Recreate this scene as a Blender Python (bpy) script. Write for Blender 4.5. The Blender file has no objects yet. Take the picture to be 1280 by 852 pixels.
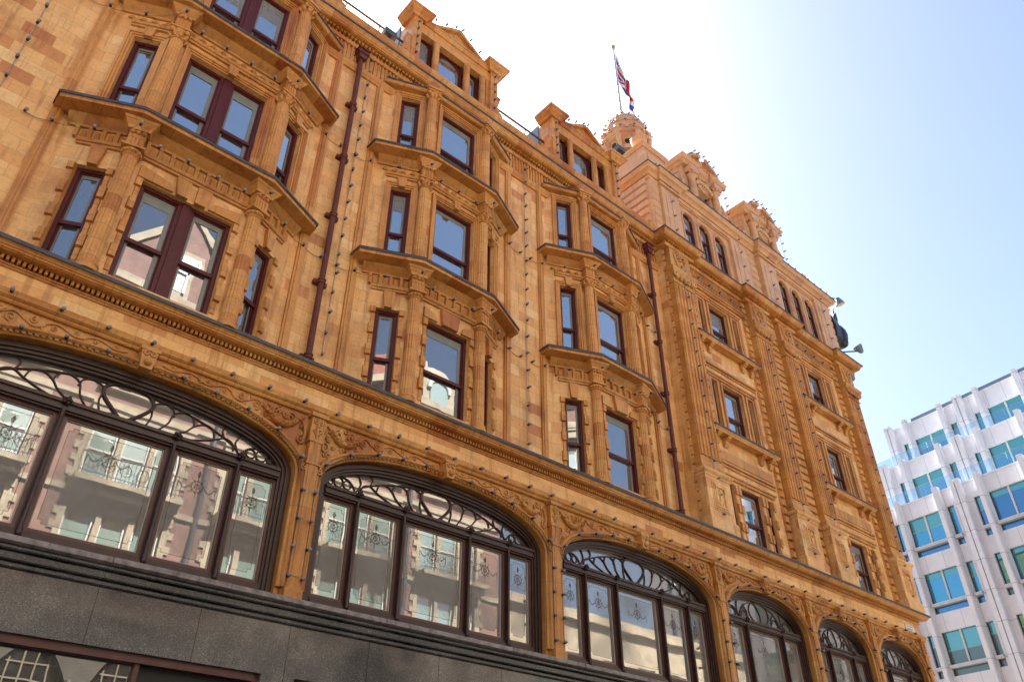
import bpy, math, random
from math import sin, cos, pi, sqrt, radians, atan2
random.seed(7)
S = bpy.context.scene
COL = S.collection

# ------------------------------------------------------------------ camera, sky, sun, exposure
cam = bpy.data.cameras.new('camera'); camo = bpy.data.objects.new('camera', cam); COL.objects.link(camo)
cam.sensor_fit = 'HORIZONTAL'; cam.sensor_width = 36.0; cam.lens = 36.0 * 985.0 / 1280.0
cam.clip_start = 0.05; cam.clip_end = 3000
camo.location = (0, -13.0, 1.6)
camo.rotation_euler = (radians(90 + 34.97), 0, radians(-41.5))
S.camera = camo

SUN_AZ, SUN_EL = 10.0, 48.0            # azimuth measured from +Y towards +X
W = bpy.data.worlds.new('World'); S.world = W; W.use_nodes = True
nt = W.node_tree; nt.nodes.clear()
sky = nt.nodes.new('ShaderNodeTexSky'); sky.sky_type = 'NISHITA'; sky.sun_disc = False
sky.sun_elevation = radians(SUN_EL); sky.sun_rotation = radians(SUN_AZ)
sky.air_density = 1.0; sky.dust_density = 2.7; sky.ozone_density = 1.0; sky.altitude = 0
bg = nt.nodes.new('ShaderNodeBackground'); bg.inputs['Strength'].default_value = 0.062
wo = nt.nodes.new('ShaderNodeOutputWorld')
nt.links.new(sky.outputs[0], bg.inputs[0]); nt.links.new(bg.outputs[0], wo.inputs[0])
sun = bpy.data.lights.new('sun', 'SUN'); sun.energy = 5.0; sun.angle = radians(0.53); sun.color = (1, .95, .87)
suno = bpy.data.objects.new('sun', sun); COL.objects.link(suno)
suno.rotation_euler = (radians(90 - SUN_EL), 0, radians(180 - SUN_AZ))
suno.location = (0, 0, 60)
vs = S.view_settings
S.display_settings.display_device = 'sRGB'
vs.view_transform = 'Standard'; vs.look = 'None'; vs.gamma = 1.0; vs.use_curve_mapping = False
vs.exposure = 2.33
S.cycles.transparent_max_bounces = 32

# ------------------------------------------------------------------ materials
def newmat(name):
    m = bpy.data.materials.new(name); m.use_nodes = True
    nt = m.node_tree; b = nt.nodes['Principled BSDF']
    return m, nt, b
def N(nt, t, **kw):
    n = nt.nodes.new(t)
    for k, v in kw.items():
        if hasattr(n, k): setattr(n, k, v)
        else: n.inputs[k].default_value = v
    return n
def ramp(nt, src, stops):
    r = nt.nodes.new('ShaderNodeValToRGB')
    e = r.color_ramp.elements
    while len(e) < len(stops): e.new(0.5)
    for i, (p, c) in enumerate(stops):
        e[i].position = p; e[i].color = (*c, 1)
    nt.links.new(src, r.inputs[0]); return r
def mixc(nt, fac, a, b, mode='MIX'):
    m = nt.nodes.new('ShaderNodeMix'); m.data_type = 'RGBA'; m.blend_type = mode
    if isinstance(fac, (int, float)): m.inputs[0].default_value = fac
    else: nt.links.new(fac, m.inputs[0])
    for i, v in ((6, a), (7, b)):
        if isinstance(v, tuple): m.inputs[i].default_value = (*v, 1)
        else: nt.links.new(v, m.inputs[i])
    return m.outputs[2]
def objcoord(nt):
    return nt.nodes.new('ShaderNodeTexCoord').outputs['Object']
def wallcoord(nt):
    """(along wall, height) from object position, choosing x or y by the face direction"""
    co = objcoord(nt)
    sx = nt.nodes.new('ShaderNodeSeparateXYZ'); nt.links.new(co, sx.inputs[0])
    g = nt.nodes.new('ShaderNodeNewGeometry'); sn = nt.nodes.new('ShaderNodeSeparateXYZ'); nt.links.new(g.outputs['True Normal'], sn.inputs[0])
    ab = N(nt, 'ShaderNodeMath', operation='ABSOLUTE'); nt.links.new(sn.outputs[0], ab.inputs[0])
    gt = N(nt, 'ShaderNodeMath', operation='GREATER_THAN'); nt.links.new(ab.outputs[0], gt.inputs[0]); gt.inputs[1].default_value = 0.75
    mx = nt.nodes.new('ShaderNodeMix'); mx.data_type = 'FLOAT'
    nt.links.new(gt.outputs[0], mx.inputs[0]); nt.links.new(sx.outputs[0], mx.inputs[2]); nt.links.new(sx.outputs[1], mx.inputs[3])
    c = nt.nodes.new('ShaderNodeCombineXYZ'); nt.links.new(mx.outputs[0], c.inputs[0]); nt.links.new(sx.outputs[2], c.inputs[1])
    return c.outputs[0], co
TL = (0.83, 0.485, 0.195); TM = (0.79, 0.44, 0.165); TD = (0.73, 0.37, 0.13); TR = (0.63, 0.28, 0.09)
def terracotta(name, bw, bh, joint=True, tint=1.0, jdark=0.45, grey=0.0):
    m, nt, b = newmat(name)
    uv, co = wallcoord(nt)
    br = nt.nodes.new('ShaderNodeTexBrick'); nt.links.new(uv, br.inputs['Vector'])
    br.offset = 0.5; br.squash = 1.0
    br.inputs['Color1'].default_value = (0, 0, 0, 1); br.inputs['Color2'].default_value = (1, 1, 1, 1); br.inputs['Mortar'].default_value = (.5, .5, .5, 1)
    br.inputs['Scale'].default_value = 1.0; br.inputs['Mortar Size'].default_value = 0.005; br.inputs['Mortar Smooth'].default_value = 0.1
    br.inputs['Brick Width'].default_value = bw; br.inputs['Row Height'].default_value = bh
    cr = ramp(nt, br.outputs['Color'], [(0.0, (.52, .20, .065)), (0.03, TR), (0.10, TD), (0.40, TM), (0.8, TL), (1.0, (0.86, .56, .26))])
    n1 = N(nt, 'ShaderNodeTexNoise', Scale=1.3, Detail=6.0, Roughness=0.65); nt.links.new(co, n1.inputs['Vector'])
    r1 = ramp(nt, n1.outputs[0], [(0.3, (.82, .77, .72)), (0.5, (1, 1, 1)), (0.8, (1.1, 1.08, 1.05))])
    c = mixc(nt, 1.0, cr.outputs[0], r1.outputs[0], 'MULTIPLY')
    n2 = N(nt, 'ShaderNodeTexNoise', Scale=14.0, Detail=5.0, Roughness=0.7); nt.links.new(co, n2.inputs['Vector'])
    r2 = ramp(nt, n2.outputs[0], [(0.28, (.72, .67, .62)), (0.48, (1, 1, 1)), (0.75, (1.1, 1.08, 1.05))])
    c = mixc(nt, 0.75, c, r2.outputs[0], 'MULTIPLY')
    # streaky dirt running down the faience
    mp = N(nt, 'ShaderNodeMapping'); mp.inputs['Scale'].default_value = (7, 7, 0.55); nt.links.new(co, mp.inputs[0])
    n3 = N(nt, 'ShaderNodeTexNoise', Scale=1.0, Detail=4.0, Roughness=0.6); nt.links.new(mp.outputs[0], n3.inputs['Vector'])
    r3 = ramp(nt, n3.outputs[0], [(0.34, (.56, .45, .36)), (0.47, (1, 1, 1))])
    c = mixc(nt, 0.6, c, r3.outputs[0], 'MULTIPLY')
    n4 = N(nt, 'ShaderNodeTexNoise', Scale=.55, Detail=7.0, Roughness=0.72); nt.links.new(co, n4.inputs['Vector'])
    r4 = ramp(nt, n4.outputs[0], [(0.40, (.62, .52, .44)), (0.50, (1, 1, 1))])
    c = mixc(nt, 0.42, c, r4.outputs[0], 'MULTIPLY')
    if joint:
        c = mixc(nt, br.outputs['Fac'], c, (TD[0]*jdark, TD[1]*jdark, TD[2]*jdark))
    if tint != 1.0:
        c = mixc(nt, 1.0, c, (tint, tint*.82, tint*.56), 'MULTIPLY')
    if grey: c = mixc(nt, grey, c, (.70, .50, .36))
    nt.links.new(c, b.inputs['Base Color'])
    b.inputs['Roughness'].default_value = 0.42
    b.inputs['Specular IOR Level'].default_value = 0.4
    h = nt.nodes.new('ShaderNodeMath'); h.operation = 'MULTIPLY_ADD'
    nt.links.new(br.outputs['Fac'], h.inputs[0]); h.inputs[1].default_value = -0.35 if joint else -0.1; nt.links.new(n2.outputs[0], h.inputs[2])
    bp = N(nt, 'ShaderNodeBump', Strength=0.28, Distance=0.02); nt.links.new(h.outputs[0], bp.inputs['Height'])
    nt.links.new(bp.outputs[0], b.inputs['Normal'])
    return m
def plain(name, col, rough=0.5, var=0.25, scale=6.0, metallic=0.0, spec=0.5, bump=0.15, ior=None):
    m, nt, b = newmat(name)
    co = objcoord(nt)
    n1 = N(nt, 'ShaderNodeTexNoise', Scale=scale, Detail=5.0, Roughness=0.6); nt.links.new(co, n1.inputs['Vector'])
    lo = tuple(max(0, v*(1-var)) for v in col); hi = tuple(v*(1+var) for v in col)
    r = ramp(nt, n1.outputs[0], [(0.3, lo), (0.7, hi)])
    nt.links.new(r.outputs[0], b.inputs['Base Color'])
    b.inputs['Roughness'].default_value = rough; b.inputs['Metallic'].default_value = metallic
    b.inputs['Specular IOR Level'].default_value = spec
    if ior: b.inputs['IOR'].default_value = ior
    if bump:
        bp = N(nt, 'ShaderNodeBump', Strength=bump, Distance=0.01); nt.links.new(n1.outputs[0], bp.inputs['Height']); nt.links.new(bp.outputs[0], b.inputs['Normal'])
    return m
def glass(name, base, refl=0.5, tint=(1, 1, 1), wave=0.02, rough=0.0, wscale=1.2):
    m, nt, b = newmat(name)
    b.inputs['Base Color'].default_value = (*base, 1); b.inputs['Roughness'].default_value = 0.35
    co = objcoord(nt)
    n1 = N(nt, 'ShaderNodeTexNoise', Scale=wscale, Detail=1.5); nt.links.new(co, n1.inputs['Vector'])
    bp = N(nt, 'ShaderNodeBump', Strength=wave, Distance=0.3); nt.links.new(n1.outputs[0], bp.inputs['Height'])
    g = nt.nodes.new('ShaderNodeBsdfGlossy'); g.inputs['Color'].default_value = (*tint, 1); g.inputs['Roughness'].default_value = rough
    nt.links.new(bp.outputs[0], g.inputs['Normal'])
    fr = nt.nodes.new('ShaderNodeFresnel'); fr.inputs['IOR'].default_value = 1.5
    ad = N(nt, 'ShaderNodeMath', operation='ADD'); nt.links.new(fr.outputs[0], ad.inputs[0]); ad.inputs[1].default_value = refl - 0.04; ad.use_clamp = True
    mx = nt.nodes.new('ShaderNodeMixShader'); nt.links.new(ad.outputs[0], mx.inputs[0]); nt.links.new(b.outputs[0], mx.inputs[1]); nt.links.new(g.outputs[0], mx.inputs[2])
    nt.links.new(mx.outputs[0], nt.nodes['Material Output'].inputs[0])
    return m
def clearglass(name):
    m, nt, b = newmat(name)
    t = nt.nodes.new('ShaderNodeBsdfTransparent'); t.inputs[0].default_value = (.80, .90, .95, 1)
    g = nt.nodes.new('ShaderNodeBsdfGlossy'); g.inputs['Roughness'].default_value = 0.0; g.inputs['Color'].default_value = (.9, .97, 1, 1)
    fr = nt.nodes.new('ShaderNodeFresnel'); fr.inputs['IOR'].default_value = 1.6
    mx = nt.nodes.new('ShaderNodeMixShader'); nt.links.new(fr.outputs[0], mx.inputs[0]); nt.links.new(t.outputs[0], mx.inputs[1]); nt.links.new(g.outputs[0], mx.inputs[2])
    nt.links.new(mx.outputs[0], nt.nodes['Material Output'].inputs[0])
    return m
def granite(name, col, speck, rough):
    m, nt, b = newmat(name)
    co = objcoord(nt)
    v = N(nt, 'ShaderNodeTexVoronoi', Scale=150.0); nt.links.new(co, v.inputs['Vector'])
    sp = nt.nodes.new('ShaderNodeSeparateColor'); nt.links.new(v.outputs['Color'], sp.inputs[0])
    r = ramp(nt, sp.outputs[0], [(0.0, tuple(c*.45 for c in col)), (0.5, col), (0.9, tuple(c*1.35 for c in col)), (0.985, speck)])
    n1 = N(nt, 'ShaderNodeTexNoise', Scale=.9, Detail=7.0, Roughness=.62); nt.links.new(co, n1.inputs['Vector'])
    r1 = ramp(nt, n1.outputs[0], [(0.34, (.62, .63, .65)), (0.48, (.9, .9, .9)), (0.6, (1.45, 1.38, 1.3)), (0.72, (1.75, 1.65, 1.52))])
    c = mixc(nt, 1.0, r.outputs[0], r1.outputs[0], 'MULTIPLY')
    uv, _ = wallcoord(nt)
    br = nt.nodes.new('ShaderNodeTexBrick'); nt.links.new(uv, br.inputs['Vector']); br.offset = 0.0
    br.inputs['Brick Width'].default_value = 1.55; br.inputs['Row Height'].default_value = 40.0; br.inputs['Mortar Size'].default_value = 0.006
    br.inputs['Scale'].default_value = 1.0
    c = mixc(nt, br.outputs['Fac'], c, (.008, .008, .008))
    nt.links.new(c, b.inputs['Base Color'])
    rr = ramp(nt, n1.outputs[0], [(0.35, (rough*.6,)*3), (0.7, (min(1, rough*1.8),)*3)])
    nt.links.new(rr.outputs[0], b.inputs['Roughness'])
    return m
def brickmat(name, c1, c2, mortar, bw, bh, ms=0.008, flat=False):
    m, nt, b = newmat(name)
    uv, co = wallcoord(nt)
    br = nt.nodes.new('ShaderNodeTexBrick'); nt.links.new(uv, br.inputs['Vector'])
    br.inputs['Color1'].default_value = (*c1, 1); br.inputs['Color2'].default_value = (*c2, 1); br.inputs['Mortar'].default_value = (*mortar, 1)
    br.inputs['Scale'].default_value = 1.0; br.inputs['Mortar Size'].default_value = ms
    br.inputs['Brick Width'].default_value = bw; br.inputs['Row Height'].default_value = bh
    n1 = N(nt, 'ShaderNodeTexNoise', Scale=2.0, Detail=5.0); nt.links.new(co, n1.inputs['Vector'])
    r1 = ramp(nt, n1.outputs[0], [(0.3, (.93, .93, .92) if flat else (.75, .75, .75)), (0.7, (1.03, 1.03, 1.03) if flat else (1.1, 1.1, 1.1))])
    c = mixc(nt, 1.0, br.outputs[0], r1.outputs[0], 'MULTIPLY')
    nt.links.new(c, b.inputs['Base Color']); b.inputs['Roughness'].default_value = 0.75
    return m

M = {}
M['block'] = terracotta('terracotta_blocks', 0.56, 0.31, jdark=.75)
M['course'] = terracotta('terracotta_course_blocks', 0.74, 0.46, jdark=.8)
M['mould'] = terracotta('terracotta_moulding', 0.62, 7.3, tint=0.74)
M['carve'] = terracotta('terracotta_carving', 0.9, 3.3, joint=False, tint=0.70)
M['drum'] = terracotta('terracotta_drums', 9.0, 0.36, tint=0.80)
M['quoin'] = terracotta('terracotta_quoins', 3.0, 0.3, tint=0.80)
M['old'] = terracotta('terracotta_weathered', 0.6, 0.3, tint=0.8, grey=.35)
M['lead'] = plain('lead_sheet', (0.055, 0.055, 0.07), 0.5, .4, 9)
M['slate'] = plain('blue_grey_lead_cladding', (0.12, 0.17, 0.25), 0.45, .2, 3)
M['slateroof'] = plain('dark_slate', (0.06, 0.065, 0.075), 0.55, .3, 5)
M['ox'] = plain('oxblood_paint', (0.09, 0.015, 0.016), 0.42, .2, 8, spec=.3)
M['pipe'] = plain('purple_brown_iron', (0.13, 0.036, 0.026), 0.5, .2, 5, spec=.25)
M['bronze'] = plain('dark_bronze_paint', (0.045, 0.017, 0.013), 0.4, .25, 8)
M['bronze2'] = plain('brown_red_paint', (0.10, 0.032, 0.028), 0.4, .25, 6)
M['gl_up'] = glass('upper_window_glass', (0.05, 0.055, 0.055), 0.56, (.92, .96, 1.0), 0.006)
M['gl_low'] = glass('first_floor_window_glass', (0.05, 0.055, 0.055), 0.3, (.95, .97, 1.0), 0.006)
M['gl_arch'] = glass('display_window_glass', (0.15, 0.145, 0.14), 0.27, (1, .98, .95), 0.004, 0.0)
M['gl_shop'] = glass('shop_window_glass', (0.012, 0.012, 0.012), 0.16, (1, 1, 1), 0.006)
M['inner'] = plain('pale_inner_frame', (0.20, 0.21, 0.19), 0.35, .12, 5, bump=0)
M['blind'] = plain('pale_blind_behind_glass', (0.30, 0.29, 0.26), 0.5, .08, 3, bump=0)
_nt = M['blind'].node_tree; _t = _nt.nodes.new('ShaderNodeBsdfTransparent'); _m = _nt.nodes.new('ShaderNodeMixShader'); _m.inputs[0].default_value = .45
_nt.links.new(_t.outputs[0], _m.inputs[1]); _nt.links.new(_nt.nodes['Principled BSDF'].outputs[0], _m.inputs[2]); _nt.links.new(_m.outputs[0], _nt.nodes['Material Output'].inputs[0])
M['cream_line'] = plain('cream_edge_strip', (0.42, 0.39, 0.32), 0.5, .1, 5, bump=0)
M['etch'] = plain('brown_etched_glass', (0.20, 0.12, 0.09), 0.7, .3, 12, bump=0)
_nt = M['etch'].node_tree; _t = _nt.nodes.new('ShaderNodeBsdfTransparent'); _m = _nt.nodes.new('ShaderNodeMixShader'); _m.inputs[0].default_value = .32
_nt.links.new(_t.outputs[0], _m.inputs[1]); _nt.links.new(_nt.nodes['Principled BSDF'].outputs[0], _m.inputs[2]); _nt.links.new(_m.outputs[0], _nt.nodes['Material Output'].inputs[0])
M['gran'] = granite('dark_granite', (0.045, 0.042, 0.042), (0.3, 0.3, 0.32), 0.32)
M['gran2'] = granite('brown_polished_granite', (0.11, 0.104, 0.10), (0.34, 0.34, 0.35), 0.11)
M['sill'] = plain('worn_grey_stone', (0.23, 0.19, 0.185), 0.55, .5, 7, bump=.4)
M['bulb'] = plain('frosted_grey_bulb', (0.27, 0.26, 0.29), 0.2, .15, 9, bump=0)
M['socket'] = plain('dark_lamp_holder', (0.03, 0.028, 0.03), 0.4, .2, 9, bump=0)
M['cable'] = plain('grey_pink_cable', (0.40, 0.32, 0.30), 0.6, .2, 9, bump=0)
M['cabled'] = plain('dull_brown_cable', (0.22, 0.13, 0.07), 0.6, .2, 9, bump=0)
M['iron'] = plain('dark_iron', (0.05, 0.055, 0.065), 0.4, .2, 6, bump=0)
M['copper'] = plain('green_copper', (0.16, 0.46, 0.33), 0.6, .35, 4)
M['wstone'] = brickmat('white_stone_cladding', (0.68, 0.69, 0.74), (0.64, 0.65, 0.70), (0.36, 0.36, 0.4), 1.2, 1.81, 0.014, flat=True)
M['wfin'] = brickmat('white_stone_fins', (0.64, 0.65, 0.70), (0.58, 0.59, 0.64), (0.25, 0.2, 0.24), 5.0, 1.81, 0.014, flat=True)
M['wsill'] = plain('grey_metal_sill', (0.52, 0.53, 0.57), 0.35, .08, 3, bump=0)
M['solar'] = glass('blue_solar_glass', (0.008, 0.05, 0.06), 0.36, (.20, .70, .98), 0.012, 0.0, .5)
M['solarg'] = glass('teal_spandrel_glass', (0.012, 0.10, 0.09), 0.28, (.35, .85, .85), 0.012, 0.0, .5)
M['clear'] = clearglass('pale_balustrade_glass')
M['solard'] = glass('dim_office_glass', (0.03, 0.055, 0.045), 0.12, (.6, .8, .8), 0.012, 0.0, .5)
M['solarb'] = glass('deep_blue_glass', (0.006, 0.03, 0.05), 0.30, (.2, .55, .95), 0.012, 0.0, .5)
M['tealblind'] = glass('teal_roller_blind_glass', (0.06, 0.22, 0.19), 0.16, (.6, .9, .9), 0.012, 0.0, .5)
M['brick'] = brickmat('red_brick', (0.26, 0.115, 0.088), (0.21, 0.092, 0.07), (0.18, 0.14, 0.12), 0.23, 0.075, 0.01)
M['cream'] = brickmat('cream_stone', (0.41, 0.35, 0.25), (0.36, 0.30, 0.215), (0.3, 0.26, 0.2), 0.9, 0.42, 0.014)
M['white'] = plain('white_paint', (0.55, 0.55, 0.53), 0.4, .05, 4, bump=0)
M['gl_opp'] = glass('pale_green_glass', (0.20, 0.32, 0.29), 0.3, (1, 1, 1), 0.01)
M['tile'] = brickmat('red_roof_tiles', (0.32, 0.1, 0.055), (0.25, 0.075, 0.04), (0.09, .04, .03), 0.2, 0.16, 0.014)
M['asphalt'] = plain('asphalt', (0.055, 0.054, 0.053), 0.85, .3, 30)
M['paving'] = brickmat('york_stone_paving', (0.33, 0.31, 0.28), (0.28, 0.26, 0.24), (0.12, .11, .1), 0.9, 0.6)
M['ground'] = plain('ground', (0.12, 0.11, 0.1), 0.9, .2, .5)
M['yellow'] = plain('yellow_road_paint', (0.6, 0.42, 0.05), 0.7, .1, 20)
M['signw'] = plain('white_enamel', (0.78, 0.79, 0.8), 0.25, .04, 8, bump=0)
M['signg'] = plain('grey_lettering', (0.25, 0.26, 0.28), 0.4, .05, 8, bump=0)
M['signr'] = plain('red_lettering', (0.55, 0.08, 0.07), 0.4, .05, 8, bump=0)
M['pole'] = plain('grey_white_pole', (0.42, 0.43, 0.46), 0.4, .05, 4, bump=0)
M['fred'] = plain('flag_red', (0.55, 0.02, 0.03), 0.8, .05, 8, bump=0)
M['fblue'] = plain('flag_blue', (0.015, 0.04, 0.30), 0.8, .05, 8, bump=0)
M['fwhite'] = plain('flag_white', (0.75, 0.75, 0.78), 0.8, .04, 8, bump=0)
M['crest'] = plain('black_painted_iron', (0.012, 0.013, 0.018), 0.4, .3, 6)
M['gilt'] = plain('dull_gilding', (0.5, 0.28, 0.07), 0.4, .3, 6)
M['lampglass'] = plain('warm_lamp_lens', (0.75, 0.55, 0.2), 0.2, .1, 6, bump=0)
M['dark'] = plain('dark_interior', (0.012, 0.011, 0.011), 0.6, .2, 3, bump=0)

M['frost'] = plain('frosted_glass_film', (0.40, 0.385, 0.37), 0.6, .12, .9, bump=0)
_nt = M['frost'].node_tree; _t = _nt.nodes.new('ShaderNodeBsdfTransparent'); _m = _nt.nodes.new('ShaderNodeMixShader')
_n = N(_nt, 'ShaderNodeTexNoise', Scale=.55, Detail=2.0); _nt.links.new(_nt.nodes.new('ShaderNodeTexCoord').outputs['Object'], _n.inputs['Vector'])
_r = ramp(_nt, _n.outputs[0], [(.42, (.0,)*3), (.66, (.24,)*3)]); _nt.links.new(_r.outputs[0], _m.inputs[0])
_nt.links.new(_t.outputs[0], _m.inputs[1]); _nt.links.new(_nt.nodes['Principled BSDF'].outputs[0], _m.inputs[2]); _nt.links.new(_m.outputs[0], _nt.nodes['Material Output'].inputs[0])
# ------------------------------------------------------------------ mesh building
class Fr:
    """vertical plane: origin, direction u along it, outward normal d"""
    def __init__(s, ox, oy, ux=1.0, uy=0.0):
        l = math.hypot(ux, uy); s.o = (ox, oy); s.u = (ux/l, uy/l); s.n = (uy/l, -ux/l)
    def __call__(s, u, d, z):
        return (s.o[0]+u*s.u[0]+d*s.n[0], s.o[1]+u*s.u[1]+d*s.n[1], z)
F0 = Fr(0, 0)
GROUND = [False]      # the arcade storey stands 0.3 m in front of the upper wall, drawn a little smaller
GK = .977
def gmap(p): return (p[0]*GK, p[1]*GK-.3, p[2]*GK+.0368)
class MB:
    def __init__(s): s.v = []; s.f = []; s.m = []; s.s = []
    def add(s, verts, faces, m=0, smooth=False):
        b = len(s.v); s.v.extend(verts)
        for f in faces: s.f.append(tuple(b+i for i in f)); s.m.append(m); s.s.append(smooth)
    def box(s, fr, u0, u1, d0, d1, z0, z1, m=0):
        p = [fr(u, d, z) for z in (z0, z1) for d in (d0, d1) for u in (u0, u1)]
        s.add(p, [(0, 1, 5, 4)[::-1], (2, 3, 7, 6), (0, 2, 6, 4), (1, 3, 7, 5)[::-1], (0, 1, 3, 2), (4, 5, 7, 6)[::-1]], m)
    def taper(s, fr, u0, u1, z0, z1, d0, d1, bev, m=0):
        """a block with bevelled front edges"""
        p = [fr(u, d0, z) for z in (z0, z1) for u in (u0, u1)] + [fr(u, d1, z) for z in (z0+bev, z1-bev) for u in (u0+bev, u1-bev)]
        s.add(p, [(0, 1, 5, 4), (1, 3, 7, 5), (3, 2, 6, 7), (2, 0, 4, 6), (4, 5, 7, 6)], m)
    def quad(s, a, b, c, d, m=0): s.add([a, b, c, d], [(0, 1, 2, 3)], m)
    def prism(s, fr, poly, d0, d1, m=0):
        n = len(poly)
        v = [fr(u, d0, z) for u, z in poly] + [fr(u, d1, z) for u, z in poly]
        f = [tuple(range(n))[::-1], tuple(range(n, 2*n))] + [(i, (i+1) % n, n+(i+1) % n, n+i) for i in range(n)]
        s.add(v, f, m)
    def sweep(s, prof, path, m=0, cap=True):
        """closed profile [(d,z)] along a plan polyline; outward is right of travel"""
        n = len(path); k = len(prof); rings = []
        nr = []
        for i in range(n-1):
            dx, dy = path[i+1][0]-path[i][0], path[i+1][1]-path[i][1]; l = math.hypot(dx, dy); nr.append((dy/l, -dx/l))
        for i in range(n):
            a = nr[max(0, i-1)]; b = nr[min(n-2, i)]
            mx, my = a[0]+b[0], a[1]+b[1]; q = mx*a[0]+my*a[1]
            mx, my = mx/q, my/q
            rings.append([(path[i][0]+d*mx, path[i][1]+d*my, z) for d, z in prof])
        v = [p for r in rings for p in r]; f = []
        for i in range(n-1):
            for j in range(k):
                f.append((i*k+j, i*k+(j+1) % k, (i+1)*k+(j+1) % k, (i+1)*k+j))
        if cap: f += [tuple(range(k))[::-1], tuple(range((n-1)*k, n*k))]
        s.add(v, f, m)
    def tube(s, pts, r, n=6, m=0, cap=True, smooth=True):
        P = [tuple(p) for p in pts]; k = len(P)
        if k < 2: return
        rr = r if isinstance(r, (list, tuple)) else [r]*k
        prevx = None; v = []
        for i in range(k):
            a = P[max(0, i-1)]; b = P[min(k-1, i+1)]
            t = [b[j]-a[j] for j in range(3)]; l = sqrt(sum(c*c for c in t)) or 1; t = [c/l for c in t]
            if prevx is None:
                h = (0, 0, 1) if abs(t[2]) < .9 else (1, 0, 0)
                x = [t[1]*h[2]-t[2]*h[1], t[2]*h[0]-t[0]*h[2], t[0]*h[1]-t[1]*h[0]]
            else:
                q = sum(prevx[j]*t[j] for j in range(3)); x = [prevx[j]-q*t[j] for j in range(3)]
            l = sqrt(sum(c*c for c in x)) or 1; x = [c/l for c in x]; prevx = x
            y = [t[1]*x[2]-t[2]*x[1], t[2]*x[0]-t[0]*x[2], t[0]*x[1]-t[1]*x[0]]
            for j in range(n):
                c, sn = cos(2*pi*j/n)*rr[i], sin(2*pi*j/n)*rr[i]
                v.append(tuple(P[i][q]+x[q]*c+y[q]*sn for q in range(3)))
        f = [(i*n+j, i*n+(j+1) % n, (i+1)*n+(j+1) % n, (i+1)*n+j) for i in range(k-1) for j in range(n)]
        s.add(v, f, m, smooth)
        if cap: s.add(v[:n], [tuple(range(n))[::-1]], m); s.add(v[-n:], [tuple(range(n))], m)
    def lathe(s, x, y, prof, n=16, m=0, smooth=True, flute=0, fd=0.9, a0=0.0):
        v = []; k = len(prof)
        for p in prof:
            r, z = p[0], p[1]; fl = flute and (len(p) > 2 and p[2])
            for j in range(n):
                q = r*(fd if (fl and j % 2) else 1.0); a = a0+2*pi*j/n
                v.append((x+q*cos(a), y+q*sin(a), z))
        f = [(i*n+j, i*n+(j+1) % n, (i+1)*n+(j+1) % n, (i+1)*n+j) for i in range(k-1) for j in range(n)]
        s.add(v, f, m, smooth)
        s.add(v[:n], [tuple(range(n))[::-1]], m); s.add(v[-n:], [tuple(range(n))], m)
    def ball(s, x, y, z, r, m=0, n=10, sq=1.0):
        s.lathe(x, y, [(r*sin(pi*i/8)+1e-4, z-r*sq*cos(pi*i/8)) for i in range(9)], n, m)
    def wall(s, fr, u0, u1, z0, z1, holes, d=0.0, depth=0.2, m=0):
        us = sorted({u0, u1, *[h[0] for h in holes], *[h[1] for h in holes]}); zs = sorted({z0, z1, *[h[2] for h in holes], *[h[3] for h in holes]})
        for i in range(len(us)-1):
            for j in range(len(zs)-1):
                uc, zc = (us[i]+us[i+1])/2, (zs[j]+zs[j+1])/2
                if any(h[0] < uc < h[1] and h[2] < zc < h[3] for h in holes): continue
                s.quad(fr(us[i], d, zs[j]), fr(us[i+1], d, zs[j]), fr(us[i+1], d, zs[j+1]), fr(us[i], d, zs[j+1]), m)
        e = d-depth
        for a, b, c, t in holes:
            s.quad(fr(a, d, c), fr(a, e, c), fr(b, e, c), fr(b, d, c), m); s.quad(fr(a, d, t), fr(b, d, t), fr(b, e, t), fr(a, e, t), m)
            s.quad(fr(a, d, c), fr(a, d, t), fr(a, e, t), fr(a, e, c), m); s.quad(fr(b, d, c), fr(b, e, c), fr(b, e, t), fr(b, d, t), m)
    def archwall(s, fr, u0, u1, z0, z1, arches, d, depth, m=0, n=28):
        """wall whose lower edge rises over arches [(uc, hw, fn(t)->z)]"""
        us = {u0, u1}
        for uc, hw, fn in arches:
            for i in range(n+1): us.add(round(uc-hw*cos(pi*i/n), 5))
        us = sorted(us)
        def zc(u, mid):
            for uc, hw, fn in arches:
                if abs(mid-uc) < hw: return fn(max(-1, min(1, (u-uc)/hw)))
            return z0
        for a, b in zip(us[:-1], us[1:]):
            mid = (a+b)/2; za, zb = zc(a, mid), zc(b, mid)
            s.quad(fr(a, d, za), fr(b, d, zb), fr(b, d, z1), fr(a, d, z1), m)
            s.quad(fr(a, d, za), fr(a, d-depth, za), fr(b, d-depth, zb), fr(b, d, zb), m)
    def build(s, name, mats, parent=None):
        me = bpy.data.meshes.new(name); me.from_pydata([gmap(p) for p in s.v] if GROUND[0] else s.v, [], s.f); me.update()
        if not isinstance(mats, (list, tuple)): mats = [mats]
        for mm in mats: me.materials.append(mm)
        me.polygons.foreach_set('material_index', s.m); me.polygons.foreach_set('use_smooth', s.s)
        import bmesh
        bm = bmesh.new(); bm.from_mesh(me); bmesh.ops.recalc_face_normals(bm, faces=bm.faces); bm.to_mesh(me); bm.free()
        o = bpy.data.objects.new(name, me); COL.objects.link(o)
        if parent: o.parent = parent
        return o
def tag(o, label=None, cat=None, group=None, kind=None):
    if label: o['label'] = label
    if cat: o['category'] = cat
    if group: o['group'] = group
    if kind: o['kind'] = kind
    return o
def empty(name, label, cat, group=None):
    o = bpy.data.objects.new(name, None); COL.objects.link(o); o.empty_display_size = .3
    return tag(o, label, cat, group)
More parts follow.
